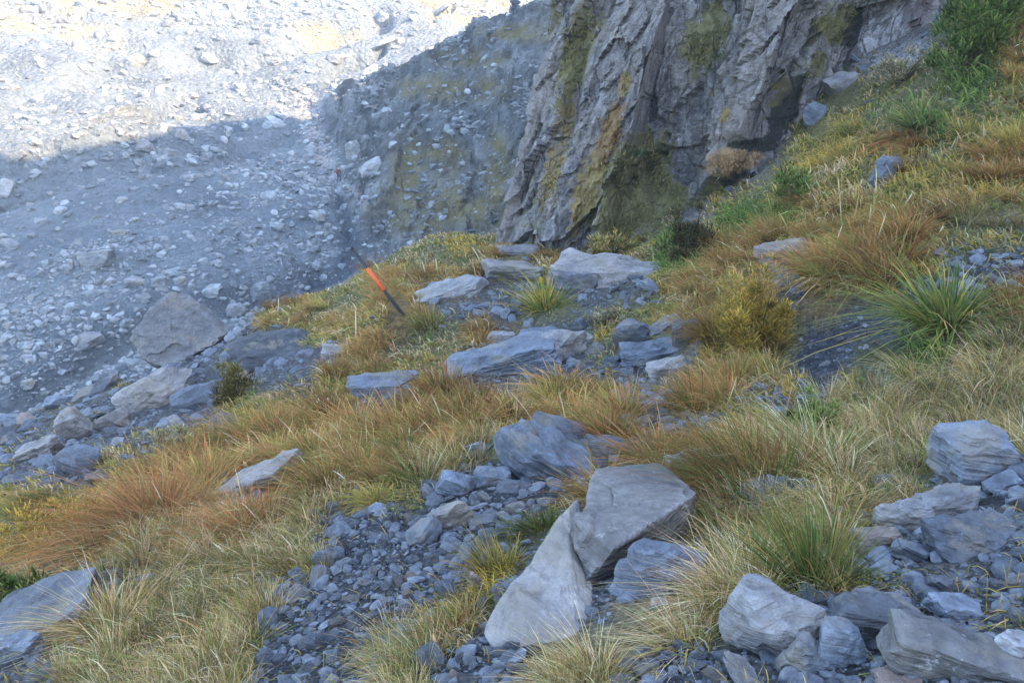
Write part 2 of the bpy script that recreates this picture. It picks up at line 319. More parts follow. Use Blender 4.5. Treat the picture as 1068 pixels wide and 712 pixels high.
# ------------------------------------------------------------------ mesh helpers
def mesh_np(name, verts, faces, mtl, colors=None, smooth=False, parent=None):
    """faces: list of (k, array (n,k)) blocks"""
    me = bpy.data.meshes.new(name); me.vertices.add(len(verts)); me.vertices.foreach_set('co', np.asarray(verts, np.float32).ravel())
    idx = np.concatenate([f.ravel() for k, f in faces]); tot = np.concatenate([np.full(len(f), k) for k, f in faces])
    me.loops.add(len(idx)); me.loops.foreach_set('vertex_index', idx.astype(np.int32))
    me.polygons.add(len(tot)); st = np.concatenate([[0], np.cumsum(tot)[:-1]])
    me.polygons.foreach_set('loop_start', st.astype(np.int32))
    me.polygons.foreach_set('use_smooth', np.full(len(tot), smooth))
    me.update(calc_edges=True)
    if colors is not None:
        ca = me.color_attributes.new('Col', 'FLOAT_COLOR', 'POINT'); cc = np.ones((len(verts), 4), np.float32); cc[:, :colors.shape[1]] = colors
        ca.data.foreach_set('color', cc.ravel())
    me.materials.append(mtl)
    return me
def link(name, me, label=None, cat=None, group=None, kind=None, parent=None, loc=None):
    o = bpy.data.objects.new(name, me); C.objects.link(o)
    if parent is not None: o.parent = parent
    if loc is not None: o.location = loc
    for k, v in (('label', label), ('category', cat), ('group', group), ('kind', kind)):
        if v: o[k] = v
    return o
def grid_faces(na, nb):
    i = np.arange(na*nb).reshape(na, nb)
    return [(4, np.stack([i[:-1, :-1], i[1:, :-1], i[1:, 1:], i[:-1, 1:]], -1).reshape(-1, 4))]
def gblur(c, px, py, table):
    pass

# ------------------------------------------------------------------ ground sheets
ZC = {'c': (.13,.13,.13), 'd': (.08,.085,.04), 'o': (.17,.15,.06), 'r': (.14,.10,.045), 'w': (.3,.3,.31), 'm': (.13,.125,.06), 'b': (.1,.07,.05),
      's': (.085,.088,.09), 'p': (.17,.155,.09), 'g': (.05,.055,.063), 'k': (.05,.056,.066)}
ZT = np.array([ZC[c] for c in CL])
P = np.stack([G.x, G.y, G.z], -1).reshape(-1, 3); px, py, f = proj(P)
gc = 0
for q in range(10): gc = gc+ZT[zone(px+rng.normal(0, 6, len(px)), py+rng.uniform(-13, 13, len(px)), 1.1, 0)]/10
o = link('hillside', mesh_np('hillside', P, grid_faces(G.na, G.nr), M['ground'], gc), kind='structure', label='grassy rubble hillside falling away to the left')

def seg_d(px, py, pts):
    best = np.full(px.shape, 1e9)
    for (x0, y0), (x1, y1) in zip(pts, pts[1:]):
        t = np.clip(((px-x0)*(x1-x0)+(py-y0)*(y1-y0))/((x1-x0)**2+(y1-y0)**2), 0, 1)
        best = np.minimum(best, np.hypot(px-x0-t*(x1-x0), py-y0-t*(y1-y0)))
    return best
px, py, f = proj(np.stack([V.x, V.y, V.z], -1)); wob = 6*fbm(V.x*.12, V.y*.12, 4, 3)
# stream gullies cut into the moraine and the low benches beside them
for pts, wd, am in [([(318,98),(330,140),(352,196),(362,225),(352,255),(330,285)], 11, -1.1), ([(358,225),(368,262),(352,288),(325,300)], 7, -1.6), ([(330,285),(290,302),(200,322),(100,364),(0,418)], 13, -1.8), ([(380,205),(400,228),(408,255),(392,285)], 7, -1.2),
                    ([(0,212),(60,192),(120,176),(200,172),(300,150)], 7, -1.8), ([(0,188),(60,170),(120,156),(230,148)], 8, 2.), ([(60,282),(112,268),(150,272)], 9, 1.7), ([(375,180),(382,215),(378,260)], 7, 1.3),
                    ([(0,120),(110,70),(260,60),(400,20)], 9, -3.), ([(395,50),(350,75),(340,85)], 5, -3.), ([(470,8),(440,24)], 4, -3.), ([(150,130),(200,95),(210,110)], 6, -2.)]:
    V.z = V.z+am*np.exp(-(seg_d(px+wob, py+wob*.6, pts)/wd)**2)*(f > 30)*np.clip(1.5*fbm(V.x*.05, V.y*.05, am, 2)+.8, .3, 1.3)
P = np.stack([V.x, V.y, V.z], -1).reshape(-1, 3); px, py, f = proj(P)
base = np.array([.16,.19,.215]); vc = np.tile(base, (len(P), 1))
def seg_d(px, py, pts):
    best = np.full(px.shape, 1e9)
    for (x0, y0), (x1, y1) in zip(pts, pts[1:]):
        t = np.clip(((px-x0)*(x1-x0)+(py-y0)*(y1-y0))/((x1-x0)**2+(y1-y0)**2), 0, 1)
        best = np.minimum(best, np.hypot(px-x0-t*(x1-x0), py-y0-t*(y1-y0)))
    return best
WASH = [(318,100),(332,150),(352,190),(378,205),(398,225),(405,250),(392,280)]
GULLY = [(372,262),(365,275),(352,285),(330,285),(290,300),(200,320),(100,362),(20,408)]
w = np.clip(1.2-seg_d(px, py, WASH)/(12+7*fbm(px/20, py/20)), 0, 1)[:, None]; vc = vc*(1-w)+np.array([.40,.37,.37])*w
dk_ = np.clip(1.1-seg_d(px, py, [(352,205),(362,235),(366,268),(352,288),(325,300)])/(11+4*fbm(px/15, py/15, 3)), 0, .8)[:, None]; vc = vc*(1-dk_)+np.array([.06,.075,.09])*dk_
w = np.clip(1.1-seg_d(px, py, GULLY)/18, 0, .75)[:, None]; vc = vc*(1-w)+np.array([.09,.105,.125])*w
yl = np.clip(fbm(P[:, 0]*.06+3, P[:, 1]*.06, 5, 4)*3.2-.95+np.clip((20-py)/40, 0, .5), 0, .6)[:, None]*(py < 300)[:, None]; vc = vc*(1-yl)+np.array([.36,.30,.14])*yl
# the spur: darker, streaked, patches of gold growth
isp = np.clip((stps(P[:, 0], P[:, 1])-vtps(P[:, 0], P[:, 1]))/2.+.3, 0, 1)[:, None]*(py > -200)[:, None]
st = fbm((P[:, 0]+P[:, 2]*.5)*.5, (P[:, 2]-P[:, 0]*.4)*1.3, P[:, 1]*.2, 4)[:, None]
sc_ = np.array([.115,.125,.13])*np.clip(1+.9*st+.9*(cells(P[:, 0]*.9+P[:, 2]*.5, P[:, 2]*1.2, seed=2)[1][:, None]-.5), .25, 3)
gm = np.clip(fbm(P[:, 0]*.22, P[:, 1]*.12, P[:, 2]*.3, 4)*3.2-.35, 0, 1)
blob = np.zeros(len(P))
for bx, by, rx, ry in [(460,222,75,26),(432,195,26,48),(520,180,18,45),(470,92,60,14),(490,60,35,12),(465,160,25,18),(540,35,40,10)]:
    blob = np.maximum(blob, np.clip(1.4-np.hypot((px-bx)/rx, (py-by)/ry), 0, 1))
gm = np.clip(gm*.3+blob*(.75+1.3*fbm(P[:, 0]*.5, P[:, 2]*.9, P[:, 1]*.3, 4)), 0, .9)[:, None]
sc_ = sc_*(1-gm)+np.array([.17,.14,.05])*gm
vc = vc*(1-isp)+sc_*isp
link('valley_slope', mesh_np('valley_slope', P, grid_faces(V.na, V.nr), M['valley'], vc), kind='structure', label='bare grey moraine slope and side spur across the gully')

# ------------------------------------------------------------------ cliff
bl = [(515,262,18.6),(560,262,18),(610,252,17.6),(655,238,17.2),(700,238,16.6),(745,245,15.4),(775,236,15.2),(800,205,15.6),(825,150,16.3),(850,110,16.9),(890,82,17.2),(950,62,17.2),(1000,20,17.5),(1068,-30,18)]
bp = [at(*q) for q in bl]
bp = [bp[0]+np.array([5., 16, -3]), bp[0]+np.array([1.6, 5, -.5])]+bp+[bp[-1]+np.array([6, -1, 3.]), bp[-1]+np.array([14, -4, 5.])]
bp = np.array(bp)
cum = np.concatenate([[0], np.cumsum(np.linalg.norm(np.diff(bp[:, :2], axis=0), axis=1))])
NU, NV = 1000, 520
S = np.linspace(0, cum[-1], NU)
B = np.stack([np.interp(S, cum, bp[:, k]) for k in range(3)], -1)
ker = np.ones(15)/15
for k in range(3):
    pad = np.pad(B[:, k], 7, mode='edge'); B[:, k] = np.convolve(pad, ker, 'valid')
tn = np.gradient(B[:, :2], axis=0); tn /= np.linalg.norm(tn, axis=1)[:, None]
nrm = np.stack([tn[:, 1], -tn[:, 0]], -1)      # towards the camera
hh = np.linspace(-2.2, 15, NV)
SS, HH = np.meshgrid(S, hh, indexing='ij')
lean = np.array([.27, .30])
def cdisp(s, h):
    r1 = 1-np.abs(fbm(s*.33+.12*h, h*.07+3, 1.1, 3))*2.6
    d1, hid, e = cells(s*.85+.25*h+.4*fbm(s*.5, h*.5), h*.33+.3*fbm(s, h, 2), seed=3)
    d2, hid2, e2 = cells(s*2.2+.6*h, h*.9+.2*fbm(s*2, h*2, 4), seed=9)
    d3, hid3, e3 = cells(s*6+2*h, h*2.4-.8*s, seed=5)
    u = s-.12*h+.25*fbm(s*.6, h*.4, 3.3, 3)
    r2 = 1-np.abs(fbm(u*2.1, h*.16, 5.1, 4))*3; r3 = 1-np.abs(fbm(u*5.5, h*.5, 9.1, 3))*3
    st = fbm(s*.7-h*.2, (h*2.6+s*.9), 2.4, 3)
    w1 = .35*fbm(s*.8, h*.8, 1, 3); w2 = .5*fbm(s*.6, h*.6, 8, 3)
    F = 1.25*facets(s*.38-.10*h+w1*.4, h*.2+w2*.3, 3)+.5*facets(s*.95-.22*h+w1, h*.5+w2*.5+.15*s, 5)+.18*facets(s*2.3-.3*h+w1, h*1.3+.3*s, 8)+.07*facets(s*5.5-h, h*3.2+s, 12)
    return .30*r1+F+.06*r2+.03*r3+.05*st+.10*fbm(s*3, h*1.6, 6, 5, .6)+.05*fbm(s*11, h*7, 6, 3, .6)
Dp = cdisp(SS, HH)
Pc = np.stack([B[:, 0][:, None]+lean[0]*HH, B[:, 1][:, None]+lean[1]*HH, B[:, 2][:, None]+HH], -1)
cx, cy, cf = proj(Pc)
edge = np.clip((SS-16)/1.5, .25, 1)
Dp = Dp*edge
for bx, by, rx, ry, dd in [(822,100,10,30,-1.3),(762,205,22,26,-1.0),(785,150,26,7,-.5),(900,20,10,22,-.7),(655,150,26,34,.25),(840,35,7,30,-.5),(930,40,30,20,.5),(600,110,8,50,-.4),(548,180,7,60,-.35),(700,60,26,50,.5),(880,60,8,22,-.5)]:
    q = np.hypot((cx-bx-(by-cy)*.25)/rx, (cy-by)/ry); Dp = Dp+dd*np.exp(-q**2.5)
Pc[..., 0] += nrm[:, 0][:, None]*Dp; Pc[..., 1] += nrm[:, 1][:, None]*Dp
Pc[..., 2] += .35*Dp*.5
cx, cy, cf = proj(Pc)
al = np.zeros(cx.shape); cc = np.tile(np.array([.22,.19,.07]), (*cx.shape, 1))
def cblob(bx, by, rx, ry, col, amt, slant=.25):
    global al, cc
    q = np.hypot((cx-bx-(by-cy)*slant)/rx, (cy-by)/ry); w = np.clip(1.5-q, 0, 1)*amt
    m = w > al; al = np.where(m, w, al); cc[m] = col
gold = (.26,.20,.08); olive = (.17,.16,.07); brown = (.22,.14,.06); black = (.02,.022,.018); green = (.09,.12,.05); white = (.45,.44,.46)  # black: shade painted into the dark, wet crevices and hollow
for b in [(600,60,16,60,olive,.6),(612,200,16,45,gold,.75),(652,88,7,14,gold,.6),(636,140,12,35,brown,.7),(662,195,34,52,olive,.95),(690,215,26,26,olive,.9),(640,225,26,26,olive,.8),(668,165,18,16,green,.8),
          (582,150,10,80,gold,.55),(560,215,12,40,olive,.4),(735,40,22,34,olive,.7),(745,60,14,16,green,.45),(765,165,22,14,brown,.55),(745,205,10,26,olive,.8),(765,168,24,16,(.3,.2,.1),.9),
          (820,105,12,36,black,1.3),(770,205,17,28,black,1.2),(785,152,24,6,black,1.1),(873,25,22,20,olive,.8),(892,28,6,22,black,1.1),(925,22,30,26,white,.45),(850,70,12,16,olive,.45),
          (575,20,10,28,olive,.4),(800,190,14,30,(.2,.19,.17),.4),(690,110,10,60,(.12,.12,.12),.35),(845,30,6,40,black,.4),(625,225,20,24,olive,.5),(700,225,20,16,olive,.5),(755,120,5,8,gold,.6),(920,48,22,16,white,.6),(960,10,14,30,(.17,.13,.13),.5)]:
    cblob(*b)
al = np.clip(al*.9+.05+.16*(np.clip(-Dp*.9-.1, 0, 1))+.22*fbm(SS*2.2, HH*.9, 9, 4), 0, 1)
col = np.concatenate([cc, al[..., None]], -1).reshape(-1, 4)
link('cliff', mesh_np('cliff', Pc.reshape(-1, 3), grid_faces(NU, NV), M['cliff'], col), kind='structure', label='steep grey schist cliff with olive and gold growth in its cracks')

# ------------------------------------------------------------------ the mountain whose shadow covers the near side
SUN = np.array([.74, -.36, .57]); SUN = SUN/np.linalg.norm(SUN)
edge_px = np.array([(-200,190),(-60,176),(0,166),(60,160),(110,150),(170,140),(230,127),(290,120),(312,117),(340,100),(372,84),(395,79)], float)
tt = V.hit(edge_px[:, 0], edge_px[:, 1], 30, 300, 900); E = ray(edge_px[:, 0], edge_px[:, 1])*tt[:, None]
XR = 62.
k = (XR-E[:, 0])/SUN[0]; cr = E+SUN*k[:, None]
cr = cr[np.argsort(cr[:, 1])]
print('CREST', np.round(cr, 1).tolist(), 'depths', np.round(tt, 1).tolist())
ys = np.concatenate([[-220, cr[0, 1]-60, cr[0, 1]-14], cr[:, 1], [cr[-1, 1]+5, cr[-1, 1]+14, cr[-1, 1]+30, cr[-1, 1]+70, 230]])
zs = np.concatenate([[60, 62, cr[0, 2]-2], cr[:, 2], [cr[-1, 2]-4, cr[-1, 2]-18, 20, 6, 0]])
yy = np.linspace(-220, 230, 700); cz = np.interp(yy, ys, zs)
rows = []
for dx, fz, nz in [(-36, None, 0), (-26, .25, 1.5), (-15, .55, 2.), (-6, .85, .8), (0, 1., .35), (12, .8, 2), (50, .3, 3)]:
    z = (cz*fz if fz is not None else np.full(700, -10.))+nz*fbm(yy*.12, dx+.5, 2.2, 5)
    rows.append(np.stack([XR+dx+np.zeros(700), yy, z], -1))
R_ = np.stack(rows)
link('mountain_side', mesh_np('mountain_side', R_.reshape(-1, 3), grid_faces(len(rows), 700), M['cliff'], np.tile([.2,.18,.1,.2], (R_.shape[0]*700, 1))), kind='structure', label='upper mountain side above the cliff')

# ------------------------------------------------------------------ rocks
def ico(sub):
    bm = bmesh.new(); bmesh.ops.create_icosphere(bm, subdivisions=sub, radius=1)
    v = np.array([q.co[:] for q in bm.verts]); f = np.array([[q.index for q in p.verts] for p in bm.faces]); bm.free(); return v, f
ICO = {s: ico(s) for s in (1, 2, 3, 4, 5, 6)}
def planes(style, r):
    ax = np.concatenate([np.eye(3), -np.eye(3)]); tilt = {'slab': .14, 'block': .24, 'round': .4}[style]
    tilt *= 1.25; n = ax+r.normal(0, tilt, (6, 3)); d = r.uniform(.8, 1, 6)
    k = {'slab': 5, 'block': 5, 'round': 12}[style]
    e = r.normal(0, 1, (k, 3))*np.array([1, 1, .45 if style == 'slab' else .9]); e /= np.linalg.norm(e, axis=1)[:, None]
    lo, hi = {'slab': (.85, 1.25), 'block': (.8, 1.2), 'round': (.78, .98)}[style]
    n = np.concatenate([n, e]); n /= np.linalg.norm(n, axis=1)[:, None]; return n, np.concatenate([d, r.uniform(lo, hi, k)])
def radial(dirs, n, d, soft, box=True):
    q = np.maximum(dirs@n.T, 1e-4)/d           # 1/r per plane
    q = np.concatenate([q, np.abs(dirs)/1.1], 1) if box else q
    return 1/(np.power(np.sum(np.power(q, soft), 1), 1/soft))
def rock_pts(seed, dims, style, sub, soft=None, rough=1.):
    r = np.random.default_rng(seed); v, f = ICO[sub]; n, d = planes(style, r)
    p = v*radial(v, n, d, soft or {'slab': 160, 'block': 160, 'round': 36}[style])[:, None]*np.array(dims)/2
    s = max(dims)
    if sub >= 3:
        o = seed*3.7; q = p/s
        lay = fbm(q[:, 0]*1.5+o, q[:, 1]*1.5, q[:, 2]*16, 3)
        ch = fbm(q[:, 0]*5+o, q[:, 1]*5, q[:, 2]*5, 4)
        hid = .5+.6*facets(q[:, 0]*3.4+q[:, 2]*2+o, q[:, 1]*3.4+q[:, 2]*4+o)+.35*facets(q[:, 0]*7+q[:, 1]*4+o, q[:, 2]*9+q[:, 1]*5)
        p = p+v*(s*rough*(.008*lay+.026*ch+.075*(hid-.5)))[:, None]
    return p, f
def rmesh(name, p, f, m, smooth=False): return mesh_np(name, p, [(3, f)], m, None, smooth)
def hullrock(name, pts, m, sub=5, rough=1., lamdir=None, seed=1, soft=40):
    """angular rock from the corner points measured for it"""
    pts = np.array(pts); c = pts.mean(0); ext = np.maximum((pts.max(0)-pts.min(0))/2, 1e-3)
    bm = bmesh.new(); [bm.verts.new((q-c)/ext) for q in pts]
    r_ = bmesh.ops.convex_hull(bm, input=list(bm.verts)); bm.normal_update()
    n = np.array([q.normal[:] for q in bm.faces]); d = np.array([q.normal.dot(q.verts[0].co) for q in bm.faces]); bm.free()
    flip = d < 0; n[flip] *= -1; d[flip] *= -1; ok = d > 1e-3; n, d = n[ok], d[ok]
    v, f = ICO[sub]; p = v*radial(v, n, d, soft)[:, None]*ext; s = ext.max()*2
    L = np.array(lamdir if lamdir is not None else (0, 0, 1.)); L = L/np.linalg.norm(L); q = p/s
    t = q@L; w = q-t[:, None]*L*.0
    lay = fbm(w[:, 0]*1.2+seed, w[:, 1]*1.2+w[:, 2], t*20, 4); lay2 = np.floor((t*9+.6*fbm(q[:, 0]*3, q[:, 1]*3, q[:, 2]*3+seed, 2))*1.)
    hs = _hash(lay2.astype(np.int64), lay2.astype(np.int64)*0+seed, lay2.astype(np.int64)*0)-.5
    ch = fbm(q[:, 0]*5+seed, q[:, 1]*5, q[:, 2]*5, 4)
    p = p+v*(s*rough*(.006*lay+.018*facets(q[:, 0]*3+q[:, 2]*2+seed, q[:, 1]*3+q[:, 2]*3)+.010*facets(q[:, 0]*8+q[:, 1]*3, q[:, 2]*11+seed)+.016*ch))[:, None]
    return link(name, rmesh(name, p, f, m), loc=tuple(c))
def tag(o, label, cat, group=None): o['label'] = label; o['category'] = cat; 
def tagg(o, label, cat, group=None):
    o['label'] = label; o['category'] = cat
    if group: o['group'] = group
    return o

ROCKS = [
 (805,652,118,92,4,'round','pale','boulder','wide pale rounded boulder under the bright green tuft'),
 (990,683,124,62,-9,'block','pale','boulder','large angular pale boulder in the bottom right corner'),
 (838,690,56,44,-5,'round','slate','rock','rounded blue grey stone at the foot of the wide pale boulder'),
 (878,676,60,48,-12,'block','slate','rock','wedge shaped stone right of the rounded stone beneath the pale boulder'),
 (915,645,100,50,-8,'slab','dark','rock','dark low slab lying behind the angular corner boulder'),
 (1018,484,80,76,-4,'block','slate','boulder','upright blue grey block under the straw grass at the right edge'),
 (990,526,72,30,4,'block','pale','rock','wrinkled pale slab in front of the upright blue block'),
 (946,541,56,34,0,'block','pale','rock','pale lumpy stone left of the wrinkled pale slab'),
 (1012,562,104,40,-6,'slab','slate','slab','wide flat grey slab below the upright blue block'),
 (918,567,50,30,6,'block','rust','rock','rusty pink stone right of the bright green tuft'),
 (948,575,38,26,-14,'block','slate','rock','blue wedge stone beside the rusty pink stone'),
 (980,610,32,28,-30,'round','dark','rock','dark blue egg shaped stone above the long oval stone'),
 (996,637,58,28,-3,'slab','slate','rock','long oval grey stone above the angular corner boulder'),
 (1050,682,52,52,-14,'block','pale','boulder','pale cracked boulder cut by the right edge of the picture'),
 (940,708,62,18,2,'slab','rust','rock','pinkish flat stone at the bottom edge'),
 (1046,505,40,20,25,'slab','slate','rock','thin tilted slab leaning right of the upright blue block'),
 (815,522,110,20,3,'slab','slate','slab','low layered slab hidden behind the bright green tuft'),
 (565,481,104,56,-26,'slab','slate','slab','large smooth blue slab at the top of the stony path'),
 (583,458,86,24,-20,'slab','slate','slab','narrow long slab behind the large smooth blue slab'),
 (468,541,54,36,24,'block','purple','rock','brownish square edged block in the middle of the stony path'),
 (474,507,40,28,-6,'block','slate','rock','stout blue stone above the brownish path block'),
 (514,498,44,24,-4,'slab','slate','rock','wide low stone right of the stout blue stone'),
 (503,545,34,14,2,'slab','slate','rock','thin flat stone right of the brownish path block'),
 (497,470,22,18,0,'block','pale','rock','small pale block left of the large smooth blue slab'),
 (440,560,40,22,40,'slab','slate','rock','tilted flat stone left of the brownish path block'),
 (498,608,10,26,8,'block','rust','rock','small upright tan shard beside the leaning slab'),
 (722,489,62,40,-6,'block','purple','rock','purplish lumpy rock tucked behind the dark brown tussock'),
 (270,500,90,26,24,'slab','purple','slab','long flat slab lying between the red tussocks'),
 (292,487,44,14,24,'slab','slate','slab','thin blue slab at the upper end of the long flat slab'),
 (48,638,124,46,22,'slab','dark','slab','large sloping purplish slab at the lower left edge'),
 (20,676,60,30,15,'block','slate','rock','low grey rock beneath the large sloping slab at the left edge'),
 (288,368,92,24,6,'slab','dark','rock','low dark layered ledge right of the big brow boulder'),
 (160,412,72,36,14,'block','purple','rock','stepped block of jointed rock in the left outcrop'),
 (76,446,34,38,26,'block','purple','rock','leaning pointed block in the left outcrop'),
 (82,482,44,30,-24,'block','slate','rock','blue cracked block below the leaning pointed block'),
 (122,440,34,22,20,'block','purple','rock','square block between the pointed block and the stepped block'),
 (205,420,44,24,18,'block','slate','rock','grey block right of the stepped block in the left outcrop'),
 (40,470,46,22,20,'slab','purple','rock','flat stone left of the blue cracked block'),
 (100,408,44,14,20,'slab','dark','rock','dark flat rock on the brow above the left outcrop'),
 (626,288,112,36,-3,'slab','purple','slab','wide flat slab jutting out of the turf below the cliff foot'),
 (596,300,50,30,0,'block','dark','rock','brown shaded block propping the wide flat slab'),
 (472,302,76,18,18,'slab','pale','slab','pale smooth slab right of the marker pole'),
 (532,282,64,20,-3,'slab','mossy','slab','dark topped slab below the reddish grass at the cliff corner'),
 (540,262,44,10,-3,'slab','pale','slab','thin pale slab nearest the left foot of the cliff'),
 (522,378,112,32,16,'block','slate','rock','long lumpy ridge of rock on the outer side of the upper path'),
 (590,362,44,38,2,'block','pale','rock','upright pale blue block at the end of the long lumpy ridge'),
 (560,356,52,22,8,'slab','slate','rock','low wedge behind the upright pale blue block'),
 (548,384,22,20,10,'block','pale','rock','small pale wedge in front of the long lumpy ridge'),
 (522,352,32,12,-6,'slab','pale','rock','small flat pale stone on the upper path'),
 (658,350,36,36,0,'block','slate','rock','wrinkled blue rock standing alone in the turf'),
 (714,350,30,34,14,'block','dark','rock','dark smooth rock beside the yellow bush'),
 (684,367,78,20,12,'slab','slate','slab','low slab between the wrinkled rock and the dark smooth rock'),
 (690,342,50,10,30,'slab','pale','slab','thin pale slab slanting behind the dark smooth rock'),
 (700,381,50,12,16,'slab','purple','slab','narrow purplish slab under the brown grass'),
 (400,404,70,22,8,'block','slate','rock','blue rubble rock above the long red tussock band'),
 (816,264,56,26,14,'block','mossy','rock','dark mossy rock on the upper grass slope'),
 (926,180,24,38,-12,'block','slate','rock','upright grey rock in the high grass slope'),
 (850,122,30,22,-20,'block','slate','rock','grey block at the upper right end of the cliff foot'),
 (878,88,40,22,10,'slab','pale','slab','light slab at the top of the grass slope by the white rock'),
 (500,112,1,1,0,'block','slate','rock',''),
 (765,388,14,10,0,'round','pale','rock','small white rounded stone on the right hand path'),
 (640,470,70,26,-10,'block','slate','rock','half buried grey rock behind the large smooth blue slab'),
 (690,598,110,66,16,'round','slate','boulder','round backed grey boulder tucked behind the leaning slab'),
 (628,580,14,16,0,'round','pale','rock',''),
 (688,627,16,10,0,'block','pale','rock','small white stone in the straw grass'),
]
seed = 100
for (px_, py_, wp, hp, roll, style, mk, nm, lab) in ROCKS:
    seed += 1
    if not lab: continue
    D = float(G.hit(np.array([px_]), np.array([py_+hp*.30]), .8, 60)[0]); D = min(D, 24)
    w_ = wp*D/FPX*1.0; h_ = hp*D/FPX*(1.06 if style != 'slab' else .95); dp = w_*(.6 if style != 'slab' else .62)
    h_ = max(h_, .2*w_ if style != 'slab' else .1*w_)
    p, f = rock_pts(seed, (w_, dp, h_), style, 4 if wp > 45 else 3)
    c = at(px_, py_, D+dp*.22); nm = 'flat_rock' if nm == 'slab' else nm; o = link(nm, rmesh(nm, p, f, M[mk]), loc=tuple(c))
    o.rotation_euler = Euler((math.radians(random.uniform(-4, 14)), math.radians(-roll), math.radians(random.uniform(-16, 16))), 'XYZ')
    tagg(o, lab, 'flat rock' if nm == 'flat_rock' else nm)
# the leaning pair by the path, from their corners
a = lambda x, y, D: at(x, y, D)
o = hullrock('leaning_rock', [a(500,660,2.42),a(600,672,2.30),a(630,664,2.42),a(614,612,2.90),a(608,560,3.05),a(604,518,3.22),a(594,526,3.05),a(552,582,2.74),a(520,690,2.34),a(604,520,3.5),a(640,640,3.0),a(520,640,3.0)], M['purple'], 6, 1.1, (.75, -.1, .6), 3, 60)
tagg(o, 'tall pale grey slab leaning up from the stony path', 'rock')
o = hullrock('boulder', [a(600,540,2.82),a(608,610,2.66),a(640,572,2.62),a(688,540,2.74),a(728,513,3.05),a(620,486,3.45),a(686,482,3.55),a(650,600,2.80),a(708,568,2.95),a(728,536,3.3),a(612,617,2.74),a(602,592,2.78),a(704,510,3.7),a(640,560,3.7)], M['purple'], 6, .9, (.35, -.25, .9), 8, 70)
tagg(o, 'big dark sided boulder with flat pale top resting on the leaning slab', 'boulder')
D = 20.0
o = hullrock('boulder', [a(132,353,D),a(148,334,D-.2),a(176,304,D+.3),a(196,306,D+.4),a(240,340,D+.6),a(236,350,D),a(192,378,D-.6),a(172,384,D-.6),a(150,372,D-.5),a(190,330,D+2.2),a(220,370,D+2),a(160,380,D+1.5)], M['pale'], 5, 1.3, (-.55, .1, .8), 5, 120)
tagg(o, 'huge squarish boulder on the brow with the valley behind', 'boulder')

# loose stones one by one, and the finest rubble as one mass
def fan(n, r0, r1, amin=-44, amax=44, bias=1., seed=0):
    r = np.random.default_rng(seed); A = np.radians(r.uniform(amin, amax, n)); R = np.exp(r.uniform(math.log(r0), math.log(r1), n))
    return R*np.sin(A), R*np.cos(A)-1, R
def rotm(r, n, tilt=.35):
    a = r.uniform(0, 6.28, n); b = r.normal(0, tilt, n); c = r.normal(0, tilt, n); Z = np.zeros(n); O = np.ones(n)
    Rz = np.stack([np.cos(a), -np.sin(a), Z, np.sin(a), np.cos(a), Z, Z, Z, O], -1).reshape(n, 3, 3)
    Rx = np.stack([O, Z, Z, Z, np.cos(b), -np.sin(b), Z, np.sin(b), np.cos(b)], -1).reshape(n, 3, 3)
    Ry = np.stack([np.cos(c), Z, np.sin(c), Z, O, Z, -np.sin(c), Z, np.cos(c)], -1).reshape(n, 3, 3)
    return Rx@Ry@Rz
def merge_rocks(name, pos, size, m, seed, sub=2, flat=(.35, .8)):
    r = np.random.default_rng(seed); n = len(pos); K = 16; vs = []; f = ICO[sub][1]
    for k in range(K): vs.append(rock_pts(900+k+seed, (1, r.uniform(.6, 1), r.uniform(*flat)), ['block', 'slab', 'block', 'slab'][k % 4], sub)[0])
    vs = np.array(vs)[r.integers(0, K, n)]; vs = np.einsum('nij,nvj->nvi', rotm(r, n), vs)*size[:, None, None]+pos[:, None, :]
    nv = vs.shape[1]; ff = (f[None]+np.arange(n)[:, None, None]*nv).reshape(-1, 3)
    val = (r.uniform(.6, 1.35, n)[:, None]*(1+r.normal(0, .015, (n, 3)))); cols = np.repeat(val, nv, 0)
    return mesh_np(name, vs.reshape(-1, 3), [(3, ff)], m, cols)
def stone_mass_mat(name, dark, light, sc):
    m, nt, out = mat(name); at_ = N(nt, 'ShaderNodeAttribute', _attribute_name='Col'); tc = nt.nodes.new('ShaderNodeTexCoord')
    n = noise(nt, tc.outputs['Object'], sc, 5, .65); col = ramp(nt, n, [(.3, dark), (.7, light)])
    col = mix(nt, 1., col, at_.outputs['Color'], 'MULTIPLY'); finish(nt, out, col, n, .3/sc, .8, .85, .25); return m
M['gravel'] = stone_mass_mat('rubble', (.055, .066, .085), (.15, .17, .195), 30)
M['vgravel'] = stone_mass_mat('moraine_rubble', (.12, .14, .155), (.26, .275, .285), .9)

x, y, R = fan(120000, 2.0, 26, seed=3); z = G(x, y); px, py, f_ = proj(np.stack([x, y, z], -1))
zc = zone(px+rng.normal(0, 5, len(x)), py+rng.normal(0, 7, len(x)), 1.3, 2.)
den = np.array([{'g': 1, 'k': .95, 's': .75, 'p': .06, 'm': .07, 'r': .03, 'b': .2, 'c': .1, 'd': 0, 'o': .02, 'w': .5}[c] for c in CL])[zc]
keep = rng.random(len(x)) < den*(.75+.6*fbm(x*1.3, y*1.3, 5)); x, y, z, R, zk = x[keep], y[keep], z[keep], R[keep], zc[keep]
size = R/FPX*np.clip(1.5*(1-rng.random(len(x)))**(-.58), 1.5, 15); size = np.where(zk == CL.index('k'), size*.42, size)
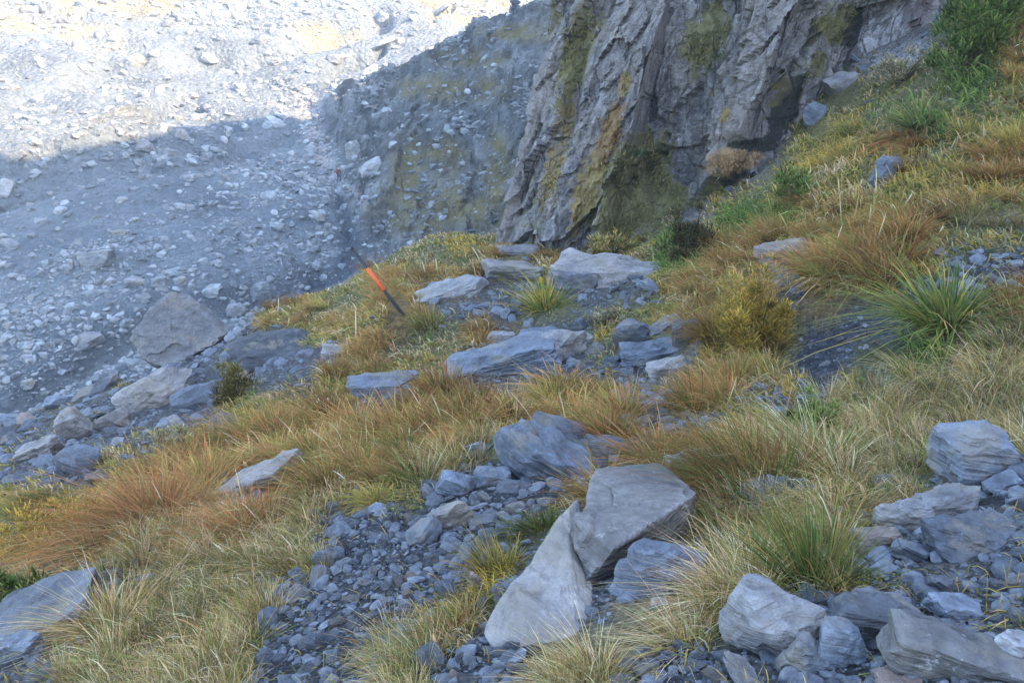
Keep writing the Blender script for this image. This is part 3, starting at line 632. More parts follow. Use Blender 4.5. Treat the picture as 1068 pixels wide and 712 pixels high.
# a closer cover of chips on the near path and in the heap at the lower right
xe, ye, Re = fan(42000, 1.9, 7, seed=303); ze = G(xe, ye); pxe, pye, f_ = proj(np.stack([xe, ye, ze], -1)); zce = zone(pxe, pye, 1.2, 2.)
ke = np.isin(zce, [CL.index(q) for q in 'gs']) & (rng.random(len(xe)) < np.where((zce == CL.index('s')) & (pxe > 700), .32, .10)) & (pye < 760)
xe, ye, ze, Re = [q[ke] for q in (xe, ye, ze, Re)]; se = Re/FPX*np.clip(5*(1-rng.random(len(xe)))**(-.5), 5, 24)
x = np.concatenate([x, xe]); y = np.concatenate([y, ye]); z = np.concatenate([z, ze]); size = np.concatenate([size, se]); print('chips', len(xe))
print('pebbles', len(x))
link('rubble', merge_rocks('rubble', np.stack([x, y, z+size*.04], -1), size, M['gravel'], 21, 2, (.22, .55)), kind='stuff', label='dark grey slate rubble on the paths and outcrops', cat='rubble')

STN = [rmesh('stone', *rock_pts(500+k, (1, random.uniform(.6, .95), random.uniform(.3, .75)), ['block', 'slab', 'block', 'round'][k % 4], 3), M[['slate', 'slate', 'pale', 'slate', 'purple', 'dark', 'slate', 'rust' if k == 7 else 'dark'][k % 8]]) for k in range(16)]
x, y, R = fan(9000, 2.1, 24, -36, 36, seed=12); z = G(x, y); px, py, f_ = proj(np.stack([x, y, z], -1)); zc = zone(px, py, 1.1, 2.)
n_placed = 0; taken = []
for (px_, py_, wp, hp, *_r) in ROCKS: taken.append((px_, py_, max(wp, hp)*.38))
taken += [(610,580,75),(660,540,70),(185,345,50)]
pm = rng.permutation(len(x)); om = (px[pm] < 360) & (R[pm] > 9) & (np.isin(zc[pm], [CL.index(q) for q in 's'])); i1 = pm[om]; order = np.concatenate([i1[:len(i1)//2], pm])
for i in order:
    c = CL[zc[i]]
    if c not in 'gskp' or (c == 'p' and rng.random() > .12) or (c == 'k' and rng.random() > .1) or not (-15 < px[i] < 1083 and py[i] < 735): continue
    out_ = px[i] < 360 and R[i] > 9
    sp_ = (14 if not out_ else 16)*(1-rng.random())**(-.33); sp_ = min(sp_*(1.25 if out_ else 1), 44 if out_ else 34)
    if px[i] > 760 and R[i] < 4.5: sp_ *= 1.25
    if c == 'k' or c == 'p': sp_ *= .7
    if px[i] > 740 and R[i] > 4.5: sp_ = min(sp_*.55, 11)
    if any((px[i]-a_)**2+(py[i]-b_)**2 < (q_+sp_*.42)**2 for a_, b_, q_ in taken): continue
    taken.append((px[i], py[i], sp_*.42)); s_ = sp_*R[i]/FPX
    if out_: lab, grp = 'broken grey stone lying in the jointed outcrop on the left brow', 'stones of the left outcrop'
    elif px[i] > 760 and R[i] < 4.5: lab, grp = 'small blue grey stone in the heap at the bottom right', 'stones in the bottom right heap'
    elif R[i] < 6.5 and c in 'gs': lab, grp = 'loose slate stone strewn on the dark path beside the leaning slab', 'stones on the near path'
    elif c in 'gsk': lab, grp = 'small stone around the upper path between the cliff and the red tussocks', 'stones by the upper path'
    else: lab, grp = 'small stone poking out of the straw coloured grass', 'stones in the grass'
    o = link('stone', random.choice(STN), lab, 'stone', grp, loc=(x[i], y[i], z[i]+s_*.06)); o.scale = (s_, s_, s_)
    o.rotation_euler = (rng.normal(0, .25), rng.normal(-.2, .3), rng.uniform(0, 6.28)); n_placed += 1
    if n_placed >= 298: break
print('stones', n_placed)

# ------------------------------------------------------------------ valley boulders
x, y, R = fan(170000, 42, 300, -36, 22, seed=31); z = V(x, y); px, py, f_ = proj(np.stack([x, y, z], -1))
BANDS = [([(372,200),(396,226),(405,252),(394,282)], 13, 2.2), ([(318,98),(332,140),(352,188)], 9, 1.2), ([(0,195),(60,170),(120,152),(200,155)], 14, 1.), ([(0,400),(60,375),(130,340),(200,322),(270,300),(330,288)], 18, 1.1), ([(0,350),(60,320),(100,300)], 14, .8),
         ([(340,290),(350,250),(352,215),(400,240)], 20, 1.5), ([(300,95),(330,130),(335,165),(375,200)], 16, 1.1), ([(60,275),(110,262)], 12, 1.2), ([(200,215),(300,205),(340,225)], 12, .5), ([(100,230),(220,215)], 9, .4), ([(430,150),(480,110),(560,60)], 22, .4), ([(395,110),(380,90),(350,95)], 10, .7)]
den = .035+1.1*np.clip(fbm(x*.05, y*.08, 3, 4)*3.4-.1, 0, 1)+.25*np.clip(fbm(x*.02, y*.02, 8, 2)*2, 0, 1)
for b, wd, am in BANDS: den = den+am*np.clip(1.3-seg_d(px, py, b)/wd, 0, 1)
den = np.where(py < 150, den+.15, den); den = den*np.where((seg_d(px, py, [(352,215),(362,235),(366,268),(352,288),(325,300)]) < 11) & (rng.random(len(px)) < .75), .0, 1); sprz = (stps(x, y) > vtps(x, y)+.5); den = np.where(sprz, den*.22, den)
keep = rng.random(len(x)) < den*.5; x, y, z, R, px, py = x[keep], y[keep], z[keep], R[keep], px[keep], py[keep]
size = R/FPX*np.clip(1.3*(1-rng.random(len(x)))**(-.55), 1.3, 9)
print('valley rubble', len(x))
link('moraine_rubble', merge_rocks('moraine_rubble', np.stack([x, y, z], -1), size, M['vgravel'], 41, 2, (.35, .75)), kind='stuff', label='pale grey moraine rubble covering the far valley slope', cat='rubble')
x2, y2, R2 = fan(60000, 52, 110, -14, 8, seed=32); z2 = V(x2, y2); k2 = (stps(x2, y2) > vtps(x2, y2)+.3) & (rng.random(len(x2)) < np.clip(fbm(x2*.25+z2*.2, z2*.35, 2, 4)*2.5+.05, .02, .6))
x2, y2, z2, R2 = [q[k2] for q in (x2, y2, z2, R2)]; size = R2/FPX*np.clip(1.6*(1-rng.random(len(x2)))**(-.5), 1.6, 10)
M['spur'] = stone_mass_mat('spur_rubble', (.07, .078, .085), (.17, .18, .185), 1.2)
link('spur_rubble', merge_rocks('spur_rubble', np.stack([x2, y2, z2], -1), size, M['spur'], 47, 2, (.25, .5)), kind='stuff', label='dark broken rubble on the steep side spur', cat='rubble')
VR = [rmesh('moraine_boulder', *rock_pts(700+k, (1, random.uniform(.7, 1), random.uniform(.45, .8)), ['block', 'round', 'round', 'block'][k % 4], 3), M['valleyrock']) for k in range(12)]
VN = [(388,176,34,18,32,'long pale boulder lying beside the hiker in the stream bed'),(152,154,20,12,-20,'pale oblong boulder on the shaded bench below the sunlit slope'),(190,141,14,12,0,'squarish pale boulder just inside the shadow edge'),
      (245,323,22,16,0,'pale boulder right behind the huge brow boulder'),(273,306,30,24,0,'large blue boulder at the foot of the moraine'),(102,270,34,18,10,'dark clump of boulder in the middle of the shaded moraine'),(140,294,20,12,0,'flat pale boulder above the huge brow boulder'),
      (92,356,30,14,18,'pale slanted boulder in the rubble left of the huge brow boulder'),(368,158,18,18,0,'grey boulder at the bend of the wash'),(38,161,9,12,0,'small dark upright boulder on the shadow edge at the far left'),(5,195,22,16,0,'pale boulder at the far left edge of the shaded bench'),
      (340,58,1,1,0,''),(230,40,10,8,0,'small round boulder in the sunlit slope'),(395,48,30,7,26,'dark long rock in a slot of the sunlit slope'),(458,12,26,5,30,'dark rock rib at the top of the sunlit slope'),(250,92,14,10,15,'shadowed boulder in the middle of the sunlit slope'),(285,66,14,8,20,'dark boulder above the bend of the shadow edge')]
for px_, py_, wp, hp, roll, lab in VN:
    if not lab: continue
    D = float(V.hit(np.array([px_]), np.array([py_+hp*.3]), 28, 400, 900)[0]); s_ = wp*D/FPX
    p, f = rock_pts(int(px_*3+py_), (s_, s_*.7, hp*D/FPX*1.1), 'round' if 'dark' not in lab else 'block', 3)
    o = link('moraine_boulder', rmesh('moraine_boulder', p, f, M['pale' if 'pale' in lab else 'valleyrock']), lab, 'boulder', None, loc=tuple(at(px_, py_, D)))
    o.rotation_euler = (0, math.radians(-roll), random.uniform(-.3, .3))
x, y, R = fan(9000, 44, 190, -35, 5, seed=55); z = V(x, y); px, py, f_ = proj(np.stack([x, y, z], -1))
den = .12+.5*np.clip(fbm(x*.06, y*.09, 3, 4)*2.4, 0, 1)
for b, wd, am in BANDS: den = den+am*np.clip(1.2-seg_d(px, py, b)/wd, 0, 1)
n_v = 0; tk = [(q[0], q[1], q[2]*.5) for q in VN]+[(354,184,14)]
brow = [(0,436),(60,416),(130,392),(240,346),(290,306),(345,296),(430,266)]
for i in rng.permutation(len(x)):
    if stps(x[i], y[i]) > vtps(x[i], y[i])+1: continue
    if rng.random() > den[i] or not (0 < px[i] < 470) or py[i] < 2 or py[i] > np.interp(px[i], *zip(*brow)): continue
    sp_ = min(7*(1-rng.random())**(-.33), 19)
    if any((px[i]-a_)**2+(py[i]-b_)**2 < (q_+sp_*.45)**2 for a_, b_, q_ in tk): continue
    tk.append((px[i], py[i], sp_*.4)); s_ = sp_*R[i]/FPX; lit = py[i] < np.interp(px[i], [0, 110, 230, 310, 390, 500, 570], [165, 150, 128, 118, 79, 35, 8])
    lab, grp = ('pale boulder on the sunlit part of the moraine', 'boulders of the sunlit slope') if lit else ('blue grey boulder on the shaded part of the moraine', 'boulders of the shaded slope')
    o = link('moraine_boulder', random.choice(VR), lab, 'boulder', grp, loc=(x[i], y[i], z[i]+s_*.02)); o.scale = (s_, s_, s_); o.rotation_euler = (rng.normal(0, .2), rng.normal(0, .2), rng.uniform(0, 6.28)); n_v += 1
    if n_v >= 230: break
print('valley boulders', n_v)

# ------------------------------------------------------------------ grass
def blades(root, direc, L, W, droop, lean, c0, c1, r, tip=.0):
    n = len(root); T = [0, .38, .72, 1.]
    dd = direc/np.linalg.norm(direc, axis=1)[:, None]; ang = r.uniform(0, 6.28, n)
    wv = np.stack([np.cos(ang), np.sin(ang)*.5, np.zeros(n)], -1)
    wv = wv/np.linalg.norm(wv, axis=1)[:, None]; out = np.zeros((n, 7, 3)); col = np.zeros((n, 7, 3)); j = 0
    dirh = lean-np.array([0, 0, 1.])*.55
    for k, t in enumerate(T):
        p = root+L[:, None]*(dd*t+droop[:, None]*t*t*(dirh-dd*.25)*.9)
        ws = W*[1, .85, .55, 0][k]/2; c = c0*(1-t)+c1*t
        if k < 3:
            out[:, j] = p-wv*ws[:, None]; out[:, j+1] = p+wv*ws[:, None]; col[:, j] = col[:, j+1] = c; j += 2
        else: out[:, j] = p; col[:, j] = c
    b = np.arange(n)[:, None]*7
    q = np.concatenate([b+np.array([0, 1, 3, 2]), b+np.array([2, 3, 5, 4])]); t3 = b+np.array([4, 5, 6])
    return out.reshape(-1, 3), [(4, q), (3, t3)], col.reshape(-1, 3)
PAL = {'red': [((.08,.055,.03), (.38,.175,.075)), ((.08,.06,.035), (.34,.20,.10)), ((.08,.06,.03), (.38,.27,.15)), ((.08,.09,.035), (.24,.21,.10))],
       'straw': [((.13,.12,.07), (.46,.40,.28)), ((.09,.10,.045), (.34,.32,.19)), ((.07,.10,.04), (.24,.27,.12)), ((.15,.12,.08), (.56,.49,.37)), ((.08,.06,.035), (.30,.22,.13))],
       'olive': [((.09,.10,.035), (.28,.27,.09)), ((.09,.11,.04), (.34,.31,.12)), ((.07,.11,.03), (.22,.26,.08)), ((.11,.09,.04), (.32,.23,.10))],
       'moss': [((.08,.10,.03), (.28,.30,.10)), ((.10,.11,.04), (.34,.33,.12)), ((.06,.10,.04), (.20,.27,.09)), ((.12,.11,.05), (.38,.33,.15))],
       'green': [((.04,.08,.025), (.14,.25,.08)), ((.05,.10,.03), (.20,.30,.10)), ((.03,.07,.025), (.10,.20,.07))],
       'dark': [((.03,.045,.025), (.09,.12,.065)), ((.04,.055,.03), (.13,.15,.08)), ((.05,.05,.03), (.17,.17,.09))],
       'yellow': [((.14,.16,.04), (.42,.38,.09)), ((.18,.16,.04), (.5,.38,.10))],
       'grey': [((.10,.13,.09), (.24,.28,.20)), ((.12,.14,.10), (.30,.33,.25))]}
def pal(kind, n, r):
    WARM = np.array([1.44, 1.13, .93])*(1.25 if kind == 'straw' else 1.)
    P_ = PAL[kind]; k = r.integers(0, len(P_), n); a0 = np.array([q[0] for q in P_])[k]; a1 = np.array([q[1] for q in P_])[k]; j = r.uniform(.6, 1.4, (n, 1)); return np.minimum(a0*j*WARM*.85, .8), np.minimum(a1*j*WARM, .8)
DOWN = np.array([-.85, -.2, -.25])
def tussock_mesh(kind, n, h, spread, droop, seed, wid=.006, up=1., mixk=None):
    r = np.random.default_rng(seed); a = r.uniform(0, 6.28, n); q = np.sqrt(r.random(n))
    root = np.stack([np.cos(a)*q*spread*.38, np.sin(a)*q*spread*.38, np.full(n, -.03)], -1)
    d = np.stack([np.cos(a)*q*.75, np.sin(a)*q*.75, np.full(n, up)], -1)+r.normal(0, .22, (n, 3)); d += DOWN*.15
    lean = DOWN*r.uniform(.1, .9, (n, 1))+np.stack([np.cos(a), np.sin(a), 0*a], -1)*.9*q[:, None]+r.normal(0, .3, (n, 3))
    c0, c1 = pal(kind, n, r)
    if mixk: m_ = r.random(n) < .38; e0, e1 = pal(mixk, n, r); c0[m_] = e0[m_]; c1[m_] = e1[m_]
    v, f, c = blades(root, d, h*r.uniform(.3, 1.1, n)**.8, np.full(n, wid)*r.uniform(.7, 1.3, n), droop*r.uniform(.5, 1.3, n), lean, c0, c1, r)
    return mesh_np(kind+'_tussock', v, f, M['blade'], c)
def shrub(name, px_, py_, wp, hp, kind, lab, cat='shrub', leaf=.05, n=2600, Dd=None, onV=False):
    D = Dd or float(G.hit(np.array([px_]), np.array([py_+hp*.45]), .8, 60)[0]); w_ = wp*D/FPX; h_ = hp*D/FPX; r = np.random.default_rng(int(px_*7+py_))
    base = at(px_, py_+hp*.5, D); e = bpy.data.objects.new(name, None); C.objects.link(e); e.location = base; tagg(e, lab, cat)
    k = 26; cen = np.stack([r.uniform(-.42, .42, k)*w_, r.uniform(-.35, .35, k)*w_, (r.random(k)**.8)*h_*.85+.05*h_], -1)
    cen[:, :2] *= (1.25-.55*(cen[:, 2]/h_))[:, None]; cen[:, 2] *= np.where(r.random(k) < .25, 1.3, .9); krad = r.uniform(.35, 1.5, k); kval = r.uniform(.6, 1.4, (k, 1))
    ci = r.integers(0, k, n); dv = r.normal(0, 1, (n, 3)); dv /= np.linalg.norm(dv, axis=1)[:, None]; rad = .17*min(w_, h_*1.3)
    root = cen[ci]+dv*rad*(krad[ci]*r.random(n)**.6)[:, None]*np.array([1, 1, 1.35]); dr = dv*.9+np.array([0, 0, .9]); c0, c1 = pal(kind, n, r); c0 = c0*kval[ci]; c1 = c1*kval[ci]; dead = (r.random(n) < .14)[:, None]; c1 = np.where(dead, np.array([.28, .20, .11]), c1)
    v, f, c = blades(root, dr, np.full(n, leaf*D/8)*r.uniform(.6, 1.4, n)*1., np.full(n, leaf*D/8*.28), r.uniform(0, .5, n), dv, c0, c1, r)
    fo = link('foliage', mesh_np('foliage', v, f, M['blade'], c), parent=e)
    rs = np.zeros((k*3, 3)); tgt = np.repeat(cen, 3, 0)+r.normal(0, rad*.4, (k*3, 3)); L = np.linalg.norm(tgt, axis=1)
    v, f, c = blades(rs+r.normal(0, .02, rs.shape), tgt, L, np.full(k*3, .012*D/8+.004), np.zeros(k*3), tgt*0, np.tile([.09,.07,.05], (k*3, 1)), np.tile([.10,.09,.06], (k*3, 1)), r)
    link('stem', mesh_np('stem', v, f, M['blade'], c), parent=e); return e
# shrubs and herbs
shrub('evergreen_shrub', 716, 252, 50, 56, 'dark', 'dark grey green rounded shrub in the turf before the cliff foot')
shrub('evergreen_shrub', 1012, 34, 90, 84, 'green', 'large deep green shrub in the top right corner', leaf=.07, n=4200)
shrub('yellow_shrub', 785, 334, 84, 66, 'yellow', 'yellow green feathery shrub above the dark smooth rock', leaf=.06, n=3600)
shrub('yellow_shrub', 246, 404, 40, 36, 'moss', 'small yellow topped green shrub beside the left outcrop', leaf=.05, n=1500)
shrub('fern_clump', 24, 618, 52, 44, 'green', 'bright green fern clump at the lower left edge', 'fern', leaf=.09, n=1400)
shrub('green_shrub', 845, 437, 60, 38, 'green', 'low fresh green shrub amid the straw grass', leaf=.045, n=2200)
shrub('green_shrub', 676, 200, 34, 24, 'green', 'small bright green shrub tucked at the cliff base', leaf=.06, n=900)
shrub('evergreen_shrub', 664, 172, 40, 36, 'dark', 'dull green shrub on the lower cliff face', leaf=.06, n=1200, Dd=17.2)
shrub('green_shrub', 826, 200, 46, 36, 'green', 'green shrub on the steep grass right of the cliff foot', leaf=.06, n=1500)
shrub('evergreen_shrub', 640, 258, 60, 22, 'moss', 'low pale green herb patch below the cliff', leaf=.05, n=1000)
shrub('yellow_herb', 60, 545, 110, 56, 'yellow', 'low olive yellow herb patch at the left edge', 'herb', leaf=.06, n=3000)
shrub('grey_herb', 190, 462, 64, 26, 'grey', 'grey green cushion herb below the left outcrop', 'herb', leaf=.05, n=1500)
shrub('grey_herb', 630, 330, 40, 16, 'grey', 'pale green cushion herb beside the upper path', 'herb', leaf=.04, n=700)
shrub('green_shrub', 755, 232, 40, 26, 'moss', 'mossy green plant under the black hollow of the cliff', leaf=.05, n=900, Dd=15.2)
shrub('evergreen_shrub', 940, 75, 60, 26, 'grey', 'grey green low shrub near the white rock', leaf=.05, n=1100)
shrub('green_shrub', 985, 262, 1, 1, 'green', 'x', n=10).name = 'tmp_remove'
e = bpy.data.objects['tmp_remove']
for c_ in list(e.children): bpy.data.objects.remove(c_)
bpy.data.objects.remove(e)
# tussocks that stand out
def special(name, px_, py_, hp, kind, n, sp_, droop, lab, up=1., wid=.006, mixk=None, cat='tussock'):
    D = float(G.hit(np.array([px_]), np.array([py_]), .8, 60)[0]); h = hp*D/FPX
    o = link(name, tussock_mesh(kind, n, h, sp_*D/FPX, droop, int(px_+py_), wid*D/4, up, mixk), lab, cat, None, loc=tuple(at(px_, py_, D))); return o
special('green_tussock', 985, 342, 112, 'green', 560, 46, .6, 'tall arching green tussock beside the right hand path', .9, .009, 'moss')
special('green_tussock', 850, 606, 120, 'green', 420, 70, .22, 'bright green upright tuft above the wide pale boulder', .9, .008, 'moss')
special('straw_tussock', 775, 622, 92, 'straw', 1300, 80, .8, 'pale straw mop of grass left of the bright green tuft', .8, .004)
special('straw_tussock', 715, 672, 62, 'straw', 800, 60, .9, 'straw grass clump in front of the round backed boulder', .8, .004)
special('straw_tussock', 618, 712, 74, 'straw', 900, 70, .9, 'straw grass clump at the foot of the leaning slab', .9, .004)
special('dark_brown_tussock', 790, 520, 135, 'red', 2600, 110, .9, 'big dark brown tussock behind the flat topped boulder', .9, .0045, 'green')
special('brown_tussock', 850, 490, 100, 'straw', 1400, 90, .8, 'green and straw tussock right of the dark brown tussock', .9, .0045, 'green')
special('flax_plant', 568, 322, 56, 'green', 260, 30, .35, 'spiky yellow green flax like plant before the wide flat slab', .8, .005, 'yellow', 'plant')
special('flax_plant', 958, 132, 60, 'dark', 200, 34, .5, 'dark green sword leaved plant high on the grass slope', .6, .008, 'green', 'plant')
special('dead_frond_plant', 942, 142, 40, 'red', 120, 24, 1.2, 'skirt of dead brown fronds under the dark sword leaved plant', .4, .009, None, 'plant')
special('red_tussock', 158, 556, 110, 'red', 2600, 100, 1.15, 'largest red brown tussock at the left end of the grass band', .8, .004)
special('red_tussock', 250, 560, 76, 'red', 1200, 60, .9, 'red brown tussock right below the long flat slab', .9, .004)
special('green_tussock', 446, 340, 30, 'moss', 260, 34, .4, 'wispy green tuft right of the foot of the marker pole', .9, .004, 'moss')
special('straw_tussock', 445, 690, 60, 'straw', 600, 60, .6, 'yellow green grass tuft on the near path left of the leaning slab', .9, .004, 'green')
special('straw_tussock', 480, 650, 46, 'straw', 500, 50, .6, 'low yellow green tuft touching the base of the leaning slab', .9, .004, 'green')
special('straw_tussock', 110, 655, 80, 'straw', 900, 70, .8, 'pale brown tuft at the right end of the sloping purplish slab', .9, .004, 'olive')
special('green_tussock', 570, 555, 44, 'green', 600, 70, 1.0, 'flattened green tuft between the path and the leaning slab', .6, .004, 'olive')
def rockfree(px, py, k):
    ok = np.ones(px.shape, bool)
    for (a_, b_, wp, hp, *_r) in [q for q in ROCKS if 'hidden' not in q[-1]]+[(418,318,30,30),(610,590,150,150),(185,350,100,72),(876,332,140,84),(985,318,90,50),(560,330,110,14),(845,585,70,30)]:
        if wp < 28: continue
        ok &= ~((np.abs(px-a_) < wp*.46) & (py > b_-hp*.3) & (py < b_+hp*.5+k*(24+.10*wp)))
    return ok
# fields of tussocks
TM = {'red': [tussock_mesh('red', 380, 1., .8, .45+.07*k, 60+k, .019, 1., 'olive' if k % 2 else 'moss') for k in range(6)],
      'straw': [tussock_mesh('straw', 190, 1., .95, .3+.08*k, 80+k, .014, 1., ['green', 'olive', 'moss'][k % 3]) for k in range(6)],
      'olive': [tussock_mesh('olive', 320, 1., .85, .4+.08*k, 90+k, .021, .95, ['moss', 'red', 'green'][k % 3]) for k in range(6)]}
def field(kind, zs, count, hpx, gap, seed, labs):
    x, y, R = fan(14000, 2.2, 24, -37, 37, seed=seed); z = G(x, y); px, py, f_ = proj(np.stack([x, y, z], -1)); zc = zone(px, py, .9, 4.); free = rockfree(px, py, 1.)
    tk = np.zeros((0, 3)); r = np.random.default_rng(seed); k = 0
    for i in r.permutation(len(x)):
        if CL[zc[i]] not in zs or not (-40 < px[i] < 1110 and py[i] < 770) or not free[i]: continue
        hp = hpx*r.uniform(.65, 1.25)*np.interp(R[i], [2.5, 5, 9, 11.5, 15, 22], [1.1, 1.05, 1., .66, .5, .42])*(.42 if (CL[zc[i]] == 'm' and R[i] > 5) else 1.)
        if len(tk) and (np.hypot(tk[:, 0]-px[i], (tk[:, 1]-py[i])*1.5) < gap*hp/hpx+tk[:, 2]*0).any(): continue
        tk = np.vstack([tk, [px[i], py[i], hp]]); s_ = hp*R[i]/FPX
        lab, grp = labs(px[i], py[i], R[i]); o = link(kind+'_tussock', r.choice(TM[kind]) if False else TM[kind][int(r.integers(6))], lab, 'tussock', grp, loc=(x[i], y[i], z[i]))
        o.scale = (s_*r.uniform(.85, 1.2), s_, s_); o.rotation_euler = (r.normal(0, .12), r.normal(0, .12), r.normal(0, .9)); k += 1
        if k >= count: break
    print(kind, k)
field('red', 'rb', 170, 47, 24, 5, lambda a, b, R: ('red brown tussock in the long band across the middle of the slope', 'tussocks of the middle band') if (a < 660 and b > 380) else (('red brown tussock on the brow of the slope around the marker pole', 'tussocks of the brow') if a < 640 else ('brown tussock on the rise between the right hand path and the cliff', 'tussocks of the right rise')))
field('straw', 'p', 285, 36, 17, 6, lambda a, b, R: ('small straw grass tuft on the lower left slope', 'tufts of the lower left') if a < 420 else (('straw grass tuft on the bank below the right hand path', 'tufts of the right bank') if b > 330 else ('pale grass tuft above the right hand path', 'tufts above the path')))
field('olive', 'omr', 290, 40, 17, 8, lambda a, b, R: ('golden olive tussock on the steep slope right of the cliff', 'tussocks of the steep slope') if (a > 740 and b < 330) else ('low olive grass tuft in the turf between rocks', 'tufts in the turf'))

# grass between them: nobody could count it
NB = 560000
x, y, R = fan(NB, 1.9, 25, seed=77); z = G(x, y); px, py, f_ = proj(np.stack([x, y, z], -1)); r = np.random.default_rng(5)
zc = zone(px+r.normal(0, 5, NB), py+r.normal(0, 7, NB), 1.2, 4.)
TAB = {'c': ('moss', .0, .1), 'd': ('green', 1, .2), 'o': ('moss', .9, .17), 'r': ('olive', .8, .14), 'w': ('moss', .1, .1), 'm': ('moss', .8, .10), 'b': ('red', .4, .2), 's': ('moss', .13, .10), 'p': ('straw', .62, .10), 'g': ('moss', .02, .1), 'k': ('straw', .0, .1)}
den = np.array([TAB[c][1] for c in CL])[zc]; patch = fbm(x*1.1, y*1.1, 4, 3)
den = den*rockfree(px, py, .5); keep = r.random(NB) < den*np.clip(.7+2.6*patch, np.where(np.isin(zc, [CL.index(q) for q in 'modr']), .4, .06), 1); x, y, z, R, zc, patch = [q[keep] for q in (x, y, z, R, zc, patch)]; n = len(x); r = np.random.default_rng(6)
L = (np.array([TAB[c][2] for c in CL])[zc])*r.uniform(.5, 1.4, n)*np.interp(R, [2, 5, 9, 12, 20], [.75, .95, 1.15, 1.5, 1.4])
c0 = np.zeros((n, 3)); c1 = np.zeros((n, 3))
for i, c in enumerate(CL):
    m_ = zc == i
    if m_.any(): c0[m_], c1[m_] = pal(TAB[c][0], m_.sum(), r)
for kd, ch, sel_ in (('green', .42, 'mp'), ('grey', .2, 'mp'), ('olive', .3, 'pr'), ('moss', .25, 'pr'), ('yellow', .16, 'mo'), ('straw', .2, 'mor')):
    u = np.isin(zc, [CL.index(q) for q in sel_]) & (fbm(x*1.7+ord(kd[0]), y*1.7, ord(kd[1]), 3)+r.normal(0, .12, n) > .32-ch*.6)
    a0, a1 = pal(kd, n, r); c0[u] = a0[u]; c1[u] = a1[u]
W_ = (.0011*R+.0012)*np.where(R > 9, 1.35, 1)*r.uniform(.7, 1.4, n); lf = (r.random(n) < .10) & np.isin(zc, [CL.index(q) for q in 'pmor']); W_[lf] *= 3.2; L[lf] *= .45
a0, a1 = pal('green', n, r); b0, b1 = pal('grey', n, r); u = r.random(n) < .5; a0[u] = b0[u]; a1[u] = b1[u]; c0[lf] = a0[lf]; c1[lf] = a1[lf]
lg = (r.random(n) < .035) & np.isin(zc, [CL.index(q) for q in 'pr']); L[lg] *= 2.3; a0, a1 = pal('straw', n, r); c0[lg] = a0[lg]*1.3; c1[lg] = np.minimum(a1[lg]*1.3, .8)
d = np.stack([r.normal(-.15, .4, n), r.normal(0, .4, n), np.ones(n)], -1)
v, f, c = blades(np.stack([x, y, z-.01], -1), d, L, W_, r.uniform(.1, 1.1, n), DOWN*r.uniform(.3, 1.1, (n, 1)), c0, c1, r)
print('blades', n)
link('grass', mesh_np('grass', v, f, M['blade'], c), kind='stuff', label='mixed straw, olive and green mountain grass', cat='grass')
# growth on the ledges of the cliff
r = np.random.default_rng(9); ii = r.integers(2, NU-2, 700000); jj = r.integers(2, NV*2//3, 700000)
gx = Pc[ii, jj]; w_ = al[ii, jj]; br = cc[ii, jj, 0]
ok = (r.random(len(ii)) < np.clip(w_*1.6-.35, 0, 1)*(fbm(gx[:, 0]*2.2, gx[:, 2]*2.2, gx[:, 1], 3) > -.12)) & (br > .06) & (br < .4); gx = gx[ok]; cg = cc[ii, jj][ok]; n = len(gx); print('ledge', n)
d = np.stack([r.normal(-.1, .5, n), r.normal(-.9, .3, n), r.normal(.6, .3, n)], -1)
v, f, c = blades(gx, d, r.uniform(.06, .22, n), np.full(n, .026), r.uniform(.1, .9, n), np.tile([-.3, -.5, -.2], (n, 1)), cg*.7, cg*r.uniform(1., 2.2, (n, 1)), r)
link('ledge_grass', mesh_np('ledge_grass', v, f, M['blade'], c), kind='stuff', label='thin olive grass rooted in the cracks of the cliff', cat='grass')

# ------------------------------------------------------------------ marker pole
def tube(name, p0, p1, r0, r1, m, parent=None, seg=12):
    p0 = Vector(p0); p1 = Vector(p1); L = (p1-p0).length; bm = bmesh.new()
    bmesh.ops.create_cone(bm, cap_ends=True, segments=seg, radius1=r0, radius2=r1, depth=L)
    bmesh.ops.transform(bm, matrix=Matrix.Translation((p0+p1)/2) @ (p1-p0).to_track_quat('Z', 'Y').to_matrix().to_4x4(), verts=bm.verts)
    me = bpy.data.meshes.new(name); bm.to_mesh(me); bm.free(); me.materials.append(m)
    for q in me.polygons: q.use_smooth = len(q.vertices) == 4
    return link(name, me, parent=parent)
D = float(G.hit(np.array([421.]), np.array([329.]), .8, 60)[0]); b0 = Vector(at(421, 329, D)); t0 = Vector(at(369, 262, D+.15))-b0
e = bpy.data.objects.new('marker_pole', None); C.objects.link(e); e.location = b0; tagg(e, 'thin black track marker pole with an orange band leaning out over the brow', 'marker pole')
t0 = t0*1.04; blk = plain('pole_black', (.035, .035, .038)); org = plain('pole_orange', (.62, .11, .03))
tube('pole', -t0*.12, t0, .031, .025, blk, e); tube('orange_band', t0*.37, t0*.70, .0345, .0325, org, e); tube('cap', t0*.985, t0*1.012, .029, .027, blk, e)

